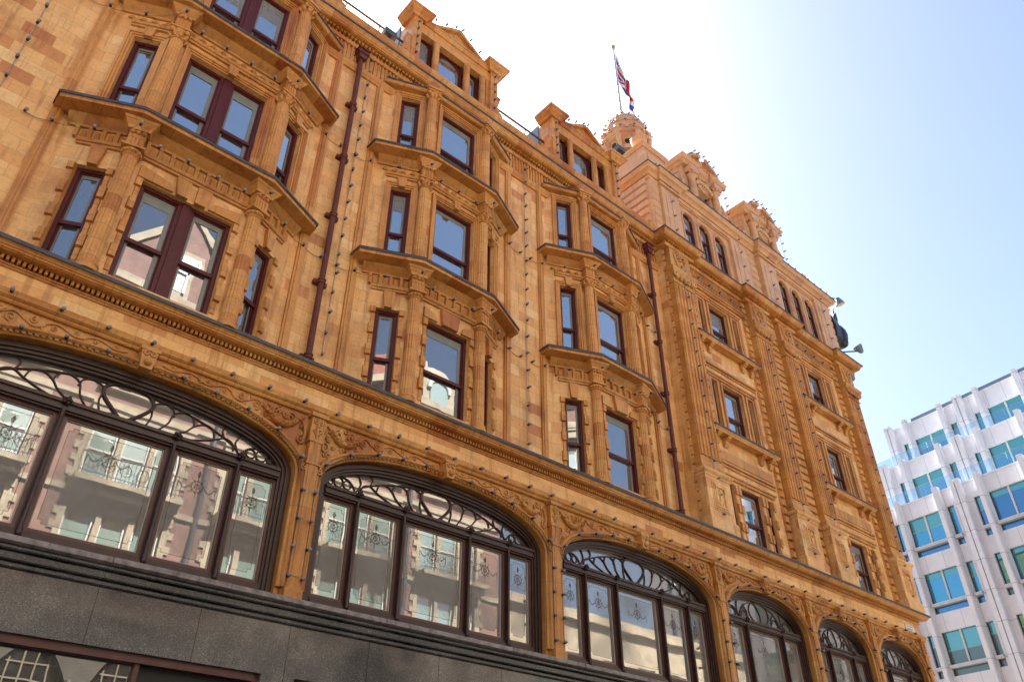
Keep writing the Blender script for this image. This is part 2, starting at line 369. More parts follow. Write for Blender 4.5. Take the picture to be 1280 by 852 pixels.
def one(name, mats, parent, fn):
    b = MB(); fn(b); return b.build(name, mats, parent)
def spiral(fr, u, z, d, r, turns=1.5, a0=0.0, hand=1, n=20):
    return [fr(u+r*(1-.85*i/n)*cos(a0+hand*2*pi*turns*i/n), d, z+r*(1-.85*i/n)*sin(a0+hand*2*pi*turns*i/n)) for i in range(n+1)]

# ------------------------------------------------------------------ ground
b = MB(); b.quad((-900, -900, -.02), (900, -900, -.02), (900, 900, -.02), (-900, 900, -.02)); tag(b.build('ground', M['ground']), kind='structure')
b = MB(); b.box(F0, -60, 44, 3.6, 14.6, -.014, 0.0); tag(b.build('road', M['asphalt']), kind='structure')
b = MB(); b.box(Fr(36.6, 60, 0, -1), -60, 120, -10.5, 0, -.012, .002); tag(b.build('side_road', M['asphalt']), kind='structure')
b = MB(); b.box(F0, -60, 34.4, .32, 3.6, 0, .13); tag(b.build('pavement', M['paving']), kind='structure')
b = MB(); b.box(F0, -60, 44, 14.6, 18.0, 0, .13); tag(b.build('opposite_pavement', M['paving']), kind='structure')
b = MB()
for d in (3.85, 4.05, 14.2, 14.4): b.box(F0, -60, 34, d, d+.08, 0.0, .004)
tag(b.build('road_marking', M['yellow']), kind='structure')

# ================================================================== the department store
ST = empty('department_store', 'ornate orange terracotta department store with arched display windows, canted bays and gabled dormers', 'building')
ZL = 10.37      # lead edge of the string course
BX0, BX1 = 18.55, 31.75   # end block

# core of the building (roofs, back, sides)
def core(b):
    b.box(F0, -10, 31.2, -16, -.6, 0, 21.3)
    b.box(F0, 18.9, 31.6, -15.9, -.9, 21.3, 25.3)
one('building_core', M['old'], ST, core)
one('flat_roof', M['lead'], ST, lambda b: (b.box(F0, -10, 18.85, -16.1, -.6, 21.31, 21.42), b.box(F0, 18.7, 31.7, -16.0, -.7, 25.31, 25.40)))
one('mansard_roof', M['slateroof'], ST, lambda b: b.prism(Fr(-10, 0, 0, -1), [(-15.5, 21.42), (-2.2, 21.42), (-3.6, 23.6), (-14, 23.6)], -28.4, 0))
# main ashlar wall
def mw(b): b.wall(F0, -10, BX0+.1, ZL-.6, 21.0, [], 0.0, .2)
one('wall', M['block'], ST, mw)

# ---- granite base
GROUND[0] = True
def base(b):
    b.wall(F0, -10, 32.2, 0.1, 5.34, [(-1.5, 5.95, .9, 4.52), (6.55, 12.5, .9, 4.52), (13.1, 18.9, .9, 4.52), (19.6, 23.7, .9, 4.52), (24.3, 27.8, .9, 4.52), (28.3, 31.6, .9, 4.52)], .12, .3)
one('granite_base', M['gran2'], ST, base)
def courses(b):
    for z0, z1, d in ((5.345, 5.425, .17), (5.44, 5.56, .2), (5.575, 5.645, .23)):
        b.sweep([(-.2, z0), (d-.02, z0), (d, z0+.02), (d, z1-.02), (d-.02, z1), (-.2, z1)], [(-10, 0), (32.15, 0), (32.15, 3)])
one('granite_courses', M['gran'], ST, courses)
def sillst(b):
    x = -10.0
    while x < 32.2:
        w = random.uniform(.85, 1.25); x1 = min(32.35, x+w); j = random.uniform(-.012, .012)
        b.sweep([(-.3, 5.65), (.24+j, 5.65), (.30+j, 5.675), (.30+j, 5.74), (.285+j, 5.76), (-.3, 5.79)], [(x, 0), (x1-.008, 0)]); x = x1
one('stone_sill', M['sill'], ST, sillst)
def shopwin(x0, x1):
    w = one('shop_window', M['bronze2'], ST, lambda b: (b.box(F0, x0, x0+.1, -.14, .02, .9, 4.52), b.box(F0, x1-.1, x1, -.14, .02, .9, 4.52), b.box(F0, x0+.1, x1-.1, -.14, .05, 4.4, 4.52),
                                                  b.box(F0, x0+.1, x1-.1, -.14, .02, .9, 1.05), b.box(F0, x0+5.5 if x1-x0 > 6 else x1-1.2, x0+5.57 if x1-x0 > 6 else x1-1.13, -.13, .0, 1.05, 4.4)))
    xm = x0+5.5 if x1-x0 > 6 else x1-1.2
    one('pane', M['gl_shop'], w, lambda b: b.box(F0, x0+.1, xm, -.2, -.1, 1.05, 4.4))
    one('dark_panel', M['dark'], w, lambda b: b.box(F0, xm+.07, x1-.1, -.2, -.1, 1.05, 4.4))
for a, c in ((-1.5, 5.95), (6.55, 12.5), (13.1, 18.9), (19.6, 23.7), (24.3, 27.8), (28.3, 31.6)): shopwin(a, c)

# ---- string course (ledge) with dentils
EP = [(-10, 0), (32.2, 0), (32.2, 4)]
def ledge(b):
    b.sweep([(-.05, 10.165), (.33, 10.165), (.33, 10.178), (.36, 10.182), (.37, 10.20), (.37, 10.215), (.392, 10.222), (.40, 10.245), (.435, 10.29), (.435, 10.30), (-.05, 10.34)], EP)
    b.sweep([(-.04, 10.0), (.075, 10.0), (.095, 10.018), (.10, 10.035), (.13, 10.045), (.135, 10.068), (-.04, 10.07)], EP)
    b.sweep([(-.04, 10.071), (.06, 10.071), (.06, 10.164), (-.04, 10.164)], EP)
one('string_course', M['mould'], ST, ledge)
def dent(b):
    x = -4.0
    while x < 32.2:
        b.box(F0, x, x+.046, .055, .205, 10.078, 10.158); x += .084
one('dentil_band', M['mould'], ST, dent)
one('lead_flashing', M['lead'], ST, lambda b: b.sweep([(-.05, 10.345), (.44, 10.303), (.455, 10.28), (.468, 10.28), (.468, 10.345), (.44, 10.37), (-.05, 10.42)], EP))
# plain course and roll moulding above the arches
one('plain_course', M['course'], ST, lambda b: b.wall(F0, -10, 32.2, 9.60, 10.03, [], .06, .1))
one('roll_moulding', M['mould'], ST, lambda b: b.sweep([(-.05, 9.385), (.10, 9.385), (.12, 9.41), (.13, 9.44), (.15, 9.45), (.18, 9.48), (.19, 9.53), (.17, 9.58), (.13, 9.6), (.12, 9.63), (.07, 9.65), (-.05, 9.65)], EP))
one('lower_side_wall', M['block'], ST, lambda b: b.wall(Fr(32.2, -.0, 0, 1), -.05, 16, 0.1, 10.2, [], 0.0, .2))

# ---- arcade
ZS, RISE = 8.1, .93
ARCH = [(-.3, 5.95, 5), (6.5, 12.45, 5), (13.0, 18.95, 5), (19.55, 23.75, 3), (24.3, 27.75, 3), (28.3, 31.75, 3)]
def acurve(t, h=RISE, zs=ZS): return zs + h*max(0.0, 1-abs(t)**2.4)**.5
def spand(b):
    b.archwall(F0, -10, 32.1, 9.0, 9.42, [((a+c)/2, (c-a)/2-.0, acurve) for a, c, k in ARCH], .05, .32)
def spand2(b):   # fill between arches down to spring (piers behind)
    edges = [-1.2]+[v for a, c, k in ARCH for v in (a, c)]+[32.1]
    return edges
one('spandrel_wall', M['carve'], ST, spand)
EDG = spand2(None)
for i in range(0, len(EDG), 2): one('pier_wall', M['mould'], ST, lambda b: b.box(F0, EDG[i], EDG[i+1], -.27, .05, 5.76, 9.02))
def archband(a, c, k):
    uc, hw = (a+c)/2, (c-a)/2
    n = 44
    def pt(i, off):
        th = pi*i/n; t = -cos(th); z = acurve(t)
        # normal
        e = 1e-3; t2 = max(-1, min(1, t+e)); t1 = max(-1, min(1, t-e))
        dx, dz = (t2-t1)*hw, acurve(t2)-acurve(t1); l = math.hypot(dx, dz) or 1
        return (uc+hw*t-off*dz/l, z+off*dx/l)
    def band(b):
        prof = [(0, .05), (0, .10), (.03, .125), (.06, .11), (.075, .15), (.11, .19), (.15, .17), (.17, .13), (.19, .05)]
        P = []
        for i in range(n+1):
            for off, d in prof:
                u, z = pt(i, off) if i not in (0, n) else (uc+(-hw-off if i == 0 else hw+off), ZS)
                P.append(F0(u, d, z))
        q = len(prof)
        b.add(P, [(i*q+j, i*q+j+1, (i+1)*q+j+1, (i+1)*q+j) for i in range(n) for j in range(q-1)], 0)
        for sg, ux in ((-1, a), (1, c)):      # jambs
            for (o0, d0), (o1, d1) in zip(prof[:-1], prof[1:]):
                b.quad(F0(ux+sg*o0, d0, 5.95), F0(ux+sg*o1, d1, 5.95), F0(ux+sg*o1, d1, ZS), F0(ux+sg*o0, d0, ZS))
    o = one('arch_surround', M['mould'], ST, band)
    def beads(b):
        b.tube([F0(pt(n*i/40, .065)[0], .11, pt(n*i/40, .065)[1]) for i in range(2, 39)], .012, 4)
        m = int(hw*2/.07)
        for i in range(2, m-1):
            u, z = pt(n*i/m, .065); u2, z2 = pt(n*(i+.62)/m, .065)
            b.box(F0, min(u, u2), max(u, u2, min(u, u2)+.045), .105, .155, min(z, z2)-.024, max(z, z2)+.024)
    one('bead_moulding', M['carve'], o, beads)
    def key(b):
        b.prism(F0, [(uc-.10, acurve(0)-.02), (uc+.10, acurve(0)-.02), (uc+.15, 9.40), (uc-.15, 9.40)], .06, .27)
        b.tube(spiral(F0, uc-.05, 9.30, .275, .07, 1.3), .025, 5); b.tube(spiral(F0, uc+.05, 9.30, .275, .07, 1.3, pi, -1), .025, 5)
        b.box(F0, uc-.17, uc+.17, .06, .29, 9.36, 9.42)
        b.ball(uc, -.28, 9.13, .07)
    one('keystone', M['carve'], o, key)
    def carving(b, SG_):
        def room(u): return acurve((u-uc)/hw)+.2
        for sg in (SG_,):
            # running scrolls
            xs = [.42, .55, .68, .8]
            k2 = 0
            u = .1*hw
            while u < hw*.72:
                zlo = room(uc+sg*(u+.12))+.02; zhi = 9.36; h = zhi-zlo; w = .34
                if h > .05:
                    up = 1 if k2 % 2 else -1; zm = (zlo+zhi)/2
                    b.tube([F0(uc+sg*(u+w*i/12), .062, zm+up*.34*h*sin(pi*i/12)) for i in range(13)], [.014+.012*sin(pi*i/12) for i in range(13)], 5)
                    b.tube(spiral(F0, uc+sg*(u+w*.55), zm-up*.02, .062, min(.10, .30*h), 1.2, -up*pi/2, up*sg), .014+.01*h, 5)
                    for q in range(3): b.tube([F0(uc+sg*(u+w*(.2+.25*q)), .058, zm+up*.25*h), F0(uc+sg*(u+w*(.12+.25*q)), .068, zm+up*.46*h)], [.022, .006], 5)
                u += w*.96; k2 += 1
            # swag in the corner: garland and big leaf scrolls
            u0, u1 = hw*.72, hw+.0
            zt = 9.30
            g = [F0(uc+sg*(u0+(u1-u0)*i/14), .075, zt-.30*sin(pi*i/14)*(hw/2.97)**.3+.0) for i in range(15)]
            b.tube(g, [.03+.05*sin(pi*i/14) for i in range(15)], 7)
            for i in range(2, 13):
                p = g[i]; b.ball(p[0]+random.uniform(-.03, .03), p[1]-.05, p[2]+random.uniform(-.03, .03), random.uniform(.03, .05), 0, 6)
            b.tube(spiral(F0, uc+sg*(u0+.35*(u1-u0)), zt-.1, .075, .10, 1.4, pi/2, sg), .02, 5)
            b.tube(spiral(F0, uc+sg*(u0+.7*(u1-u0)), zt-.12, .075, .11, 1.4, pi/2, -sg), .022, 5)
            b.tube(spiral(F0, uc+sg*(hw+.02), 8.80, .075, .10, 1.4, pi/2, sg), .022, 5)
            for q in range(16):
                uu = random.uniform(u0, u1+.02); zz = random.uniform(room(uc+sg*min(uu, hw*.97))+.04, 9.32)
                b.tube(spiral(F0, uc+sg*uu, zz, .06, random.uniform(.035, .07), 1.0, random.uniform(0, 6), sg), [.012+.016*sin(pi*j/20) for j in range(21)], 4)
            b.tube([F0(uc+sg*(hw-.02+.1*sin(3*i/10)), .07, 9.2-.5*i/10) for i in range(11)], [.02+.02*sin(pi*i/10) for i in range(11)], 6)
    one('spandrel_carving', M['carve'], o, lambda b: carving(b, -1)); one('spandrel_carving', M['carve'], o, lambda b: carving(b, 1))
    # bronze window filling the arch
    hi = hw-.02; zt, zs0 = 8.17, 5.80
    Ai = lambda u: acurve(max(-1, min(1, u/hw)))-.02
    mull = [-2.0, -.87, .87, 2.0] if k == 5 else [-.44*hw, .44*hw]
    mull = [v*hw/2.975 if k == 5 else v for v in mull]
    def frame(b):
        m = 40
        for off0, off1, d0, d1 in ((0, .09, -.3, -.05), (.09, .15, -.3, -.09), (.15, .2, -.3, -.13)):
            po, pi_ = [], []
            for i in range(m+1):
                t = -cos(pi*i/m)
                fo = lambda o: (uc+t*(hi-o), (acurve(t, RISE-o)-.02) if abs(t) < .999 else ZS-.02)
                po.append(fo(off0)); pi_.append(fo(off1))
            for i in range(m):
                A, B, C, D = po[i], po[i+1], pi_[i+1], pi_[i]
                b.quad(F0(A[0], d1, A[1]), F0(B[0], d1, B[1]), F0(C[0], d1, C[1]), F0(D[0], d1, D[1]))
                b.quad(F0(D[0], d1, D[1]), F0(C[0], d1, C[1]), F0(C[0], d0, C[1]), F0(D[0], d0, D[1]))
            for sg in (-1, 1):
                b.box(F0, *sorted((uc+sg*(hi-off0), uc+sg*(hi-off1))), d0, d1, zs0, ZS-.02)
        # transom and sill
        for z0, z1, d in ((7.95, 7.985, -.10), (7.985, 8.03, -.06), (8.03, 8.10, -.08), (8.10, 8.14, -.045), (8.14, 8.17, -.07)):
            b.box(F0, uc-hi+.2, uc+hi-.2, -.3, d, z0, z1)
        for z0, z1, d in ((5.80, 5.86, -.04), (5.86, 5.93, -.08), (5.93, 5.99, -.12)):
            b.box(F0, uc-hi+.2, uc+hi-.2, -.3, d, z0, z1)
    w = one('display_window', M['bronze'], ST, frame)
    for v in mull:
        def mul(b):
            x = uc+v
            b.box(F0, x-.06, x+.06, -.3, -.16, 5.99, 7.95); b.box(F0, x-.038, x+.038, -.16, -.12, 5.9, 7.97)
            b.lathe(x, .085, [(.036, 5.92), (.042, 5.95), (.03, 6.0), (.03, 7.96), (.045, 8.0), (.03, 8.05)], 8)
            b.lathe(x, .075, [(.03, 5.88), (.05, 5.9), (.05, 5.93), (.035, 5.96), (.05, 5.99), (.035, 6.02)], 8)
            for q in range(5): a_ = 2*pi*q/5; b.ball(x+.05*cos(a_), .03, 8.14+.05*sin(a_), .034, 0, 6)
            b.ball(x, .0, 8.14, .035, 0, 6)
        one('mullion', M['bronze'], w, mul)
    ed = [-hi+.2]+mull+[hi-.2]
    for i in range(len(ed)-1):
        p, q = uc+ed[i]+(.06 if i else 0), uc+ed[i+1]-(.06 if i < len(ed)-2 else 0)
        def casement(b):
            for a_, b_, c_, d_ in ((p, p+.05, 5.99, 7.95), (q-.05, q, 5.99, 7.95), (p+.05, q-.05, 5.99, 6.05), (p+.05, q-.05, 7.90, 7.95)): b.box(F0, a_, b_, -.26, -.17, c_, d_)
            for a_, b_, c_, d_ in ((p+.05, p+.068, 6.05, 7.9), (q-.068, q-.05, 6.05, 7.9), (p+.068, q-.068, 6.05, 6.072), (p+.068, q-.068, 7.882, 7.9)): b.box(F0, a_, b_, -.26, -.21, c_, d_, 1)
        one('casement', [M['bronze2'], M['cream_line']], w, casement)
        one('pane', M['gl_arch'], w, lambda b: b.box(F0, p+.05, q-.05, -.29, -.235, 6.05, 7.9))
        # etched ornament: stepped border line and a torch-and-wreath motif
        def etch(b):
            cx = (p+q)/2; wd = q-p; d = -.2325; dd = .0015
            x0, x1, z0, z1 = p+.14, q-.14, 6.17, 7.80
            def bar(a_, b_, c_, d_): b.box(F0, a_, b_, d, d+dd, c_, d_)
            t = .008; s_ = .07
            bar(x0+s_, x1-s_, z1-t, z1); bar(x0+s_, x1-s_, z0, z0+t); bar(x0, x0+t, z0+s_, z1-s_); bar(x1-t, x1, z0+s_, z1-s_)
            for sx in (x0, x1-s_):
                for sz in (z0+s_-t, z1-s_): bar(sx, sx+s_, sz, sz+t)
            for sx in (x0+s_-t, x1-s_):
                for sz in (z0, z1-s_): bar(sx, sx+t, sz, sz+s_)
            cz = 7.42; r = .1
            b.tube([F0(cx+r*cos(2*pi*i/20), d+.001, cz+r*sin(2*pi*i/20)) for i in range(21)], .011, 4)
            for i in range(10):
                a_ = 2*pi*i/10; b.tube([F0(cx+r*cos(a_), d, cz+r*sin(a_)), F0(cx+(r+.035)*cos(a_+.3), d, cz+(r+.035)*sin(a_+.3))], .008, 4)
            b.tube([F0(cx, d, cz-.2), F0(cx, d, cz+.28)], [.005, .012], 4); b.tube([F0(cx-.14, d, cz-.13), F0(cx+.14, d, cz+.17)], .005, 4); b.tube([F0(cx+.14, d, cz-.13), F0(cx-.14, d, cz+.17)], .005, 4)
            b.prism(F0, [(cx-.02, cz+.18), (cx+.02, cz+.18), (cx+.035, cz+.24), (cx, cz+.31), (cx-.035, cz+.24)], d, d+dd)
            b.tube([F0(cx+.045*cos(2*pi*i/12), d, cz+.045*sin(2*pi*i/12)) for i in range(13)], .012, 4)
            if wd > 1.0:
                for sg in (-1, 1):
                    b.tube([F0(cx+sg*(.12+.2*i/8), d, cz+.02-.09*sin(pi*i/8)) for i in range(9)], [.007+.01*sin(pi*i/8) for i in range(9)], 4)
                    b.tube([F0(cx+sg*.33, d, cz+.03), F0(cx+sg*.35, d, cz-.13)], [.012, .005], 4)
        one('frosted_panel', M['frost'], w, lambda b: b.prism(F0, [(p+.21, 6.17), (q-.21, 6.17), (q-.21, 6.24), (q-.14, 6.24), (q-.14, 7.73), (q-.21, 7.73), (q-.21, 7.80), (p+.21, 7.80), (p+.21, 7.73), (p+.14, 7.73), (p+.14, 6.24), (p+.21, 6.24)], -.2345, -.2335))
        one('etched_ornament', M['etch'], w, etch)
    def upane(b):
        m = 40; P = [(uc-hi+.2, 8.17)]+[(uc-cos(pi*i/m)*(hi-.19), max(8.17, acurve(-cos(pi*i/m), RISE-.19)-.02)) for i in range(m+1)]+[(uc+hi-.2, 8.17)]
        b.prism(F0, P, -.29, -.235)
    one('fanlight_pane', M['gl_arch'], w, upane)
    def tracery(b):
        sx = hw/2.975; d = -.218; r = .017
        top = lambda x: Ai(x)-.2
        def C(pts, rad=r): 
            # smooth polyline through points (Catmull-Rom)
            Q = []
            for i in range(len(pts)-1):
                p0, p1, p2, p3 = pts[max(0, i-1)], pts[i], pts[i+1], pts[min(len(pts)-1, i+2)]
                for j in range(6):
                    t = j/6
                    Q.append(tuple(.5*(2*p1[e]+(p2[e]-p0[e])*t+(2*p0[e]-5*p1[e]+4*p2[e]-p3[e])*t*t+(3*p1[e]-p0[e]-3*p2[e]+p3[e])*t**3) for e in (0, 1)))
            Q.append(pts[-1])
            b.tube([F0(uc+x*sx if k == 5 else uc+x, d, z) for x, z in Q], rad, 5)
        if k == 5:
            H = top(0)-zt; g = .62/.62*H/.64
            Z = lambda v: zt+v*g
            C([(0, Z(-.02)), (.2, Z(.15)), (.38, Z(.36)), (.40, Z(.50)), (.28, Z(.62)), (0, Z(.66)), (-.28, Z(.62)), (-.40, Z(.50)), (-.38, Z(.36)), (-.2, Z(.17)), (0, Z(-.02))], .032)
            for s_ in (-1, 1):
                C([(s_*2.05, Z(.0)), (s_*1.93, Z(.17)), (s_*1.7, Z(.30)), (s_*1.35, Z(.43)), (s_*.95, Z(.53)), (s_*.6, Z(.58)), (s_*.3, Z(.60))])
                for xs, zs_, xe in ((1.70, .27, 1.0), (1.32, .40, .78), (.94, .50, .55), (.58, .54, .36)):
                    C([(s_*(xs+.2), Z(zs_-.16)), (s_*(xs+.15), Z(zs_-.02)), (s_*xs, Z(zs_+.03)), (s_*(xs-.17), Z(zs_-.06)), (s_*((xs*.55+xe*.45)-.06), Z(zs_*.45)), (s_*xe, Z(.02))])
                for xv, z0_ in ((1.95, .17), (1.68, .32)):
                    C([(s_*xv, Z(z0_)), (s_*(xv-.04), Z(z0_+.12)), (s_*(xv+.04), min(Z(z0_+.3), top(xv*sx)+.02))])
                # end fan
                C([(s_*2.02, Z(0)), (s_*2.06, Z(.14)), (s_*2.2, Z(.27)), (s_*2.42, Z(.30)), (s_*2.62, Z(.19))])
                for xf, rf in ((2.22, .085), (2.42, .10), (2.60, .06)):
                    C([(s_*(xf+rf*sin(q*pi/4)), Z(.09+rf*.9)-rf*1.05*cos(q*pi/4)*g) for q in range(9)], .016)
            b.prism(F0, [(uc-.95*sx, zt), (uc+.95*sx, zt), (uc+.4*sx, zt+.05), (uc+.14*sx, zt+.1), (uc, zt+.03), (uc-.14*sx, zt+.1), (uc-.4*sx, zt+.05)], d-.04, d)
        else:
            H = top(0)-zt; Z = lambda v: zt+v*H
            R = .24*hw
            C([(0, Z(0)), (R*.7, Z(.15)), (R, Z(.5)), (R*.75, Z(.88)), (0, Z(1)), (-R*.75, Z(.88)), (-R, Z(.5)), (-R*.7, Z(.15)), (0, Z(0))])
            C([(0, Z(0)), (R*.1, Z(.35)), (-R*.2, Z(.8)), (-R*.5, Z(.95))])
            for s_ in (-1, 1):
                C([(s_*.5*hw, Z(0)), (s_*.47*hw, Z(.35)), (s_*.36*hw, Z(.7)), (s_*.22*hw, Z(.9))])
                C([(s_*.5*hw, Z(0)), (s_*.54*hw, Z(.4)), (s_*.52*hw, Z(.8))])
                C([(s_*.38*hw, Z(.68)), (s_*.30*hw, Z(.45)), (s_*.30*hw, Z(.2)), (s_*.22*hw, Z(0))])
                C([(s_*.28*hw, Z(.25)), (s_*.38*hw, Z(.45)), (s_*.44*hw, Z(.3)), (s_*.46*hw, Z(.05))])
                C([(s_*.5*hw, Z(0)), (s_*.56*hw, Z(.34)), (s_*.68*hw, Z(.52)), (s_*.82*hw, Z(.3)), (s_*.88*hw, Z(.02))])
                C([(s_*(.68+.1*sin(q*pi/4))*hw, Z(.22-.2*cos(q*pi/4))) for q in range(9)], .018)
    one('tracery', M['bronze'], w, tracery)
for a in ARCH: archband(*a)
# piers between the arches
PX = [-.6]+[(ARCH[i][1]+ARCH[i+1][0])/2 for i in range(5)]+[31.95]
for i, x in enumerate(PX):
    h = .125
    def pier(b):
        b.box(F0, x-h, x+h, .05, .2, 5.95, 8.78)
        b.box(F0, x-h-.05, x+h+.05, .05, .25, 5.765, 5.93); b.box(F0, x-h-.03, x+h+.03, .05, .225, 5.93, 5.99)
        b.box(F0, x-h+.05, x+h-.05, .2, .212, 6.15, 8.5)
        b.box(F0, x-h-.025, x+h+.025, .05, .23, 8.30, 8.34)
        b.box(F0, x-h-.03, x+h+.03, .05, .22, 8.78, 8.84); b.box(F0, x-h-.02, x+h+.02, .05, .19, 8.84, 9.32)
        b.box(F0, x-h-.06, x+h+.06, .05, .24, 9.32, 9.4)
    o = one('pier', M['mould'], ST, pier)
    def pc(b):
        for s_ in (-1, 1):
            b.tube(spiral(F0, x+s_*.06, 9.22, .2, .06, 1.3, pi/2, s_), .018, 5); b.tube(spiral(F0, x+s_*.06, 9.02, .2, .06, 1.3, -pi/2, -s_), .018, 5)
            b.tube(spiral(F0, x+s_*.16, 8.2, .19, .07, 1.2, pi/2, -s_), .022, 5)
        b.tube([F0(x, .19, 8.1), F0(x, .2, 9.3)], [.02, .03], 5)
        b.ball(x, -.2, 9.12, .045, 0, 8); b.ball(x, -.2, 8.93, .04, 0, 8); b.tube([F0(x, .2, 8.9), F0(x, .215, 9.28)], [.03, .012], 5)
    one('pier_carving', M['carve'], o, pc)

GROUND[0] = False
# ---- sash windows
def sash(fr, u0, u1, z0, z1, d, double=False, rail=.42, arched=False, glassm='gl_up', fw=.075):
    hz = z0+rail*(z1-z0)
    halves = [(u0, u1)] if not double else [(u0, (u0+u1)/2-.08), ((u0+u1)/2+.08, u1)]
    def fmesh(b):
        if double: b.box(fr, halves[0][1], halves[1][0], d-.1, d+.05, z0, z1)
        for a, c in halves:
            b.box(fr, a, a+fw, d-.1, d+.02, z0, z1); b.box(fr, c-fw, c, d-.1, d+.02, z0, z1); b.box(fr, a+fw, c-fw, d-.1, d+.02, z1-fw, z1); b.box(fr, a+fw, c-fw, d-.1, d+.02, z0, z0+fw)
            b.box(fr, a+fw, c-fw, d-.1, d+.0, hz-.04, hz+.04)
            b.box(fr, a+fw, a+fw+.03, d-.1, d-.02, hz+.04, z1-fw); b.box(fr, c-fw-.03, c-fw, d-.1, d-.02, hz+.04, z1-fw)
            b.box(fr, a+fw+.03, c-fw-.03, d-.1, d-.02, z1-fw-.03, z1-fw)
            b.box(fr, a+fw, a+fw+.03, d-.1, d-.05, z0+fw, hz-.04); b.box(fr, c-fw-.03, c-fw, d-.1, d-.05, z0+fw, hz-.04)
            if arched:
                uc_, hw_ = (a+c)/2, (c-a)/2-fw-.03
                for i in range(12):
                    t0, t1 = -cos(pi*i/12), -cos(pi*(i+1)/12); zt_ = z1-fw-.03; rr = min(hw_, .45*(z1-hz))
                    q0, q1 = zt_-rr+rr*sqrt(max(0, 1-t0*t0)), zt_-rr+rr*sqrt(max(0, 1-t1*t1))
                    b.add([fr(uc_+t0*hw_, d-.03, q0), fr(uc_+t1*hw_, d-.03, q1), fr(uc_+t1*hw_, d-.03, zt_), fr(uc_+t0*hw_, d-.03, zt_)], [(0, 1, 2, 3)])
    w = one('sash_window', M['ox'], ST, fmesh)
    for a, c in halves:
        for lo, hi_, dd in ((hz+.04, z1-fw-.03, d-.06), (z0+fw, hz-.04, d-.085)):
            a1, c1 = a+fw+.03, c-fw-.03
            j = [dd+random.uniform(-.005, .005) for _ in range(4)]
            j[3] = j[1]+j[2]-j[0]
            one('pane', M[glassm], w, lambda b: b.add([fr(a1, d-.14, lo), fr(c1, d-.14, lo), fr(c1, d-.14, hi_), fr(a1, d-.14, hi_), fr(a1, j[0], lo), fr(c1, j[1], lo), fr(c1, j[3], hi_), fr(a1, j[2], hi_)],
                [(3, 2, 1, 0), (4, 5, 6, 7), (0, 1, 5, 4), (1, 2, 6, 5), (2, 3, 7, 6), (3, 0, 4, 7)]))
        def inn(b):
            a1, c1 = a+fw+.03, c-fw-.03; t = min(.085, (c1-a1)*.16); e = d-.0515; e2 = d-.0765
            zt_ = z1-fw-.03
            b.box(fr, a1, a1+t*.55, e-.001, e+.002, hz+.04, zt_); b.box(fr, c1-t, c1, e-.001, e+.002, hz+.04, zt_); b.box(fr, a1+t*.55, c1-t, e-.001, e+.002, zt_-t*random.uniform(1.0, 3.2), zt_)
            b.box(fr, a1, a1+t*.5, e2-.001, e2+.002, z0+fw, hz-.04); b.box(fr, c1-t*.9, c1, e2-.001, e2+.002, z0+fw, hz-.04)
        one('inner_frame', M['inner'], w, inn)
        if glassm == 'gl_up' and random.random() < .38 and c-a > .3:
            q1 = z1-fw-.03; q0 = q1-(q1-hz)*random.uniform(.25, .8); a1, c1 = a+fw+.05, c-fw-.05
            one('roller_blind', M['blind'], w, lambda b: b.box(fr, a1, c1, d-.054, d-.0525, q0, q1))
    return w

# ---- canted bay windows
STO = [(ZL, 13.89), (13.93, 17.59), (17.63, 20.42)]
def column(b, x, y, z0, z1, r, nx, ny, corinth):
    fr = Fr(x, y, -ny, nx)
    zc = z1-(.30 if corinth else .2)
    P = [(r*1.35, z0), (r*1.35, z0+.07), (r*1.15, z0+.1), (r*1.25, z0+.15), (r*1.05, z0+.19)]
    k = 5; seg = (zc-z0-.19)/k
    for i in range(k):
        a = z0+.19+i*seg; q = 1.0-.03*i
        P += [(r*q, a+.004, 1), (r*q, a+seg-.004, 1)]
        if i < k-1: P.append((r*q*.96, a+seg))
    P += [(r*.88, zc), (r*1.0, zc+.02), (r*.9, zc+.045)]
    b.lathe(x, y, P, 32, 0, False, 1, .91)
    if corinth:
        b.lathe(x, y, [(r*.88, zc+.045), (r*.95, zc+.12), (r*1.1, zc+.2), (r*1.25, zc+.25), (r*1.3, zc+.26)], 12, 0)
        for i in range(8):
            a = 2*pi*i/8; p = [(x+r*(.9+.1*j+(.22 if j == 3 else 0))*cos(a), y+r*(.9+.1*j+(.22 if j == 3 else 0))*sin(a), zc+.05+.045*j-(.03 if j == 3 else 0)) for j in range(4)]
            b.tube(p, [.035, .05, .05, .035], 5)
        for i in range(4):
            a = pi/4+pi/2*i+atan2(ny, nx); b.ball(x+r*1.35*cos(a), y+r*1.35*sin(a), zc+.2, .06, 0, 8)
    else:
        b.lathe(x, y, [(r*.9, zc+.045), (r*1.02, zc+.07), (r*1.22, zc+.12), (r*1.25, zc+.13)], 20, 0)
        for i in range(14):
            a = 2*pi*i/14; b.ball(x+r*1.12*cos(a), y+r*1.12*sin(a), zc+.09, .03, 0, 6)
    b.box(fr, -r*1.35, r*1.35, -r*1.35, r*1.35, z1-.045, z1)
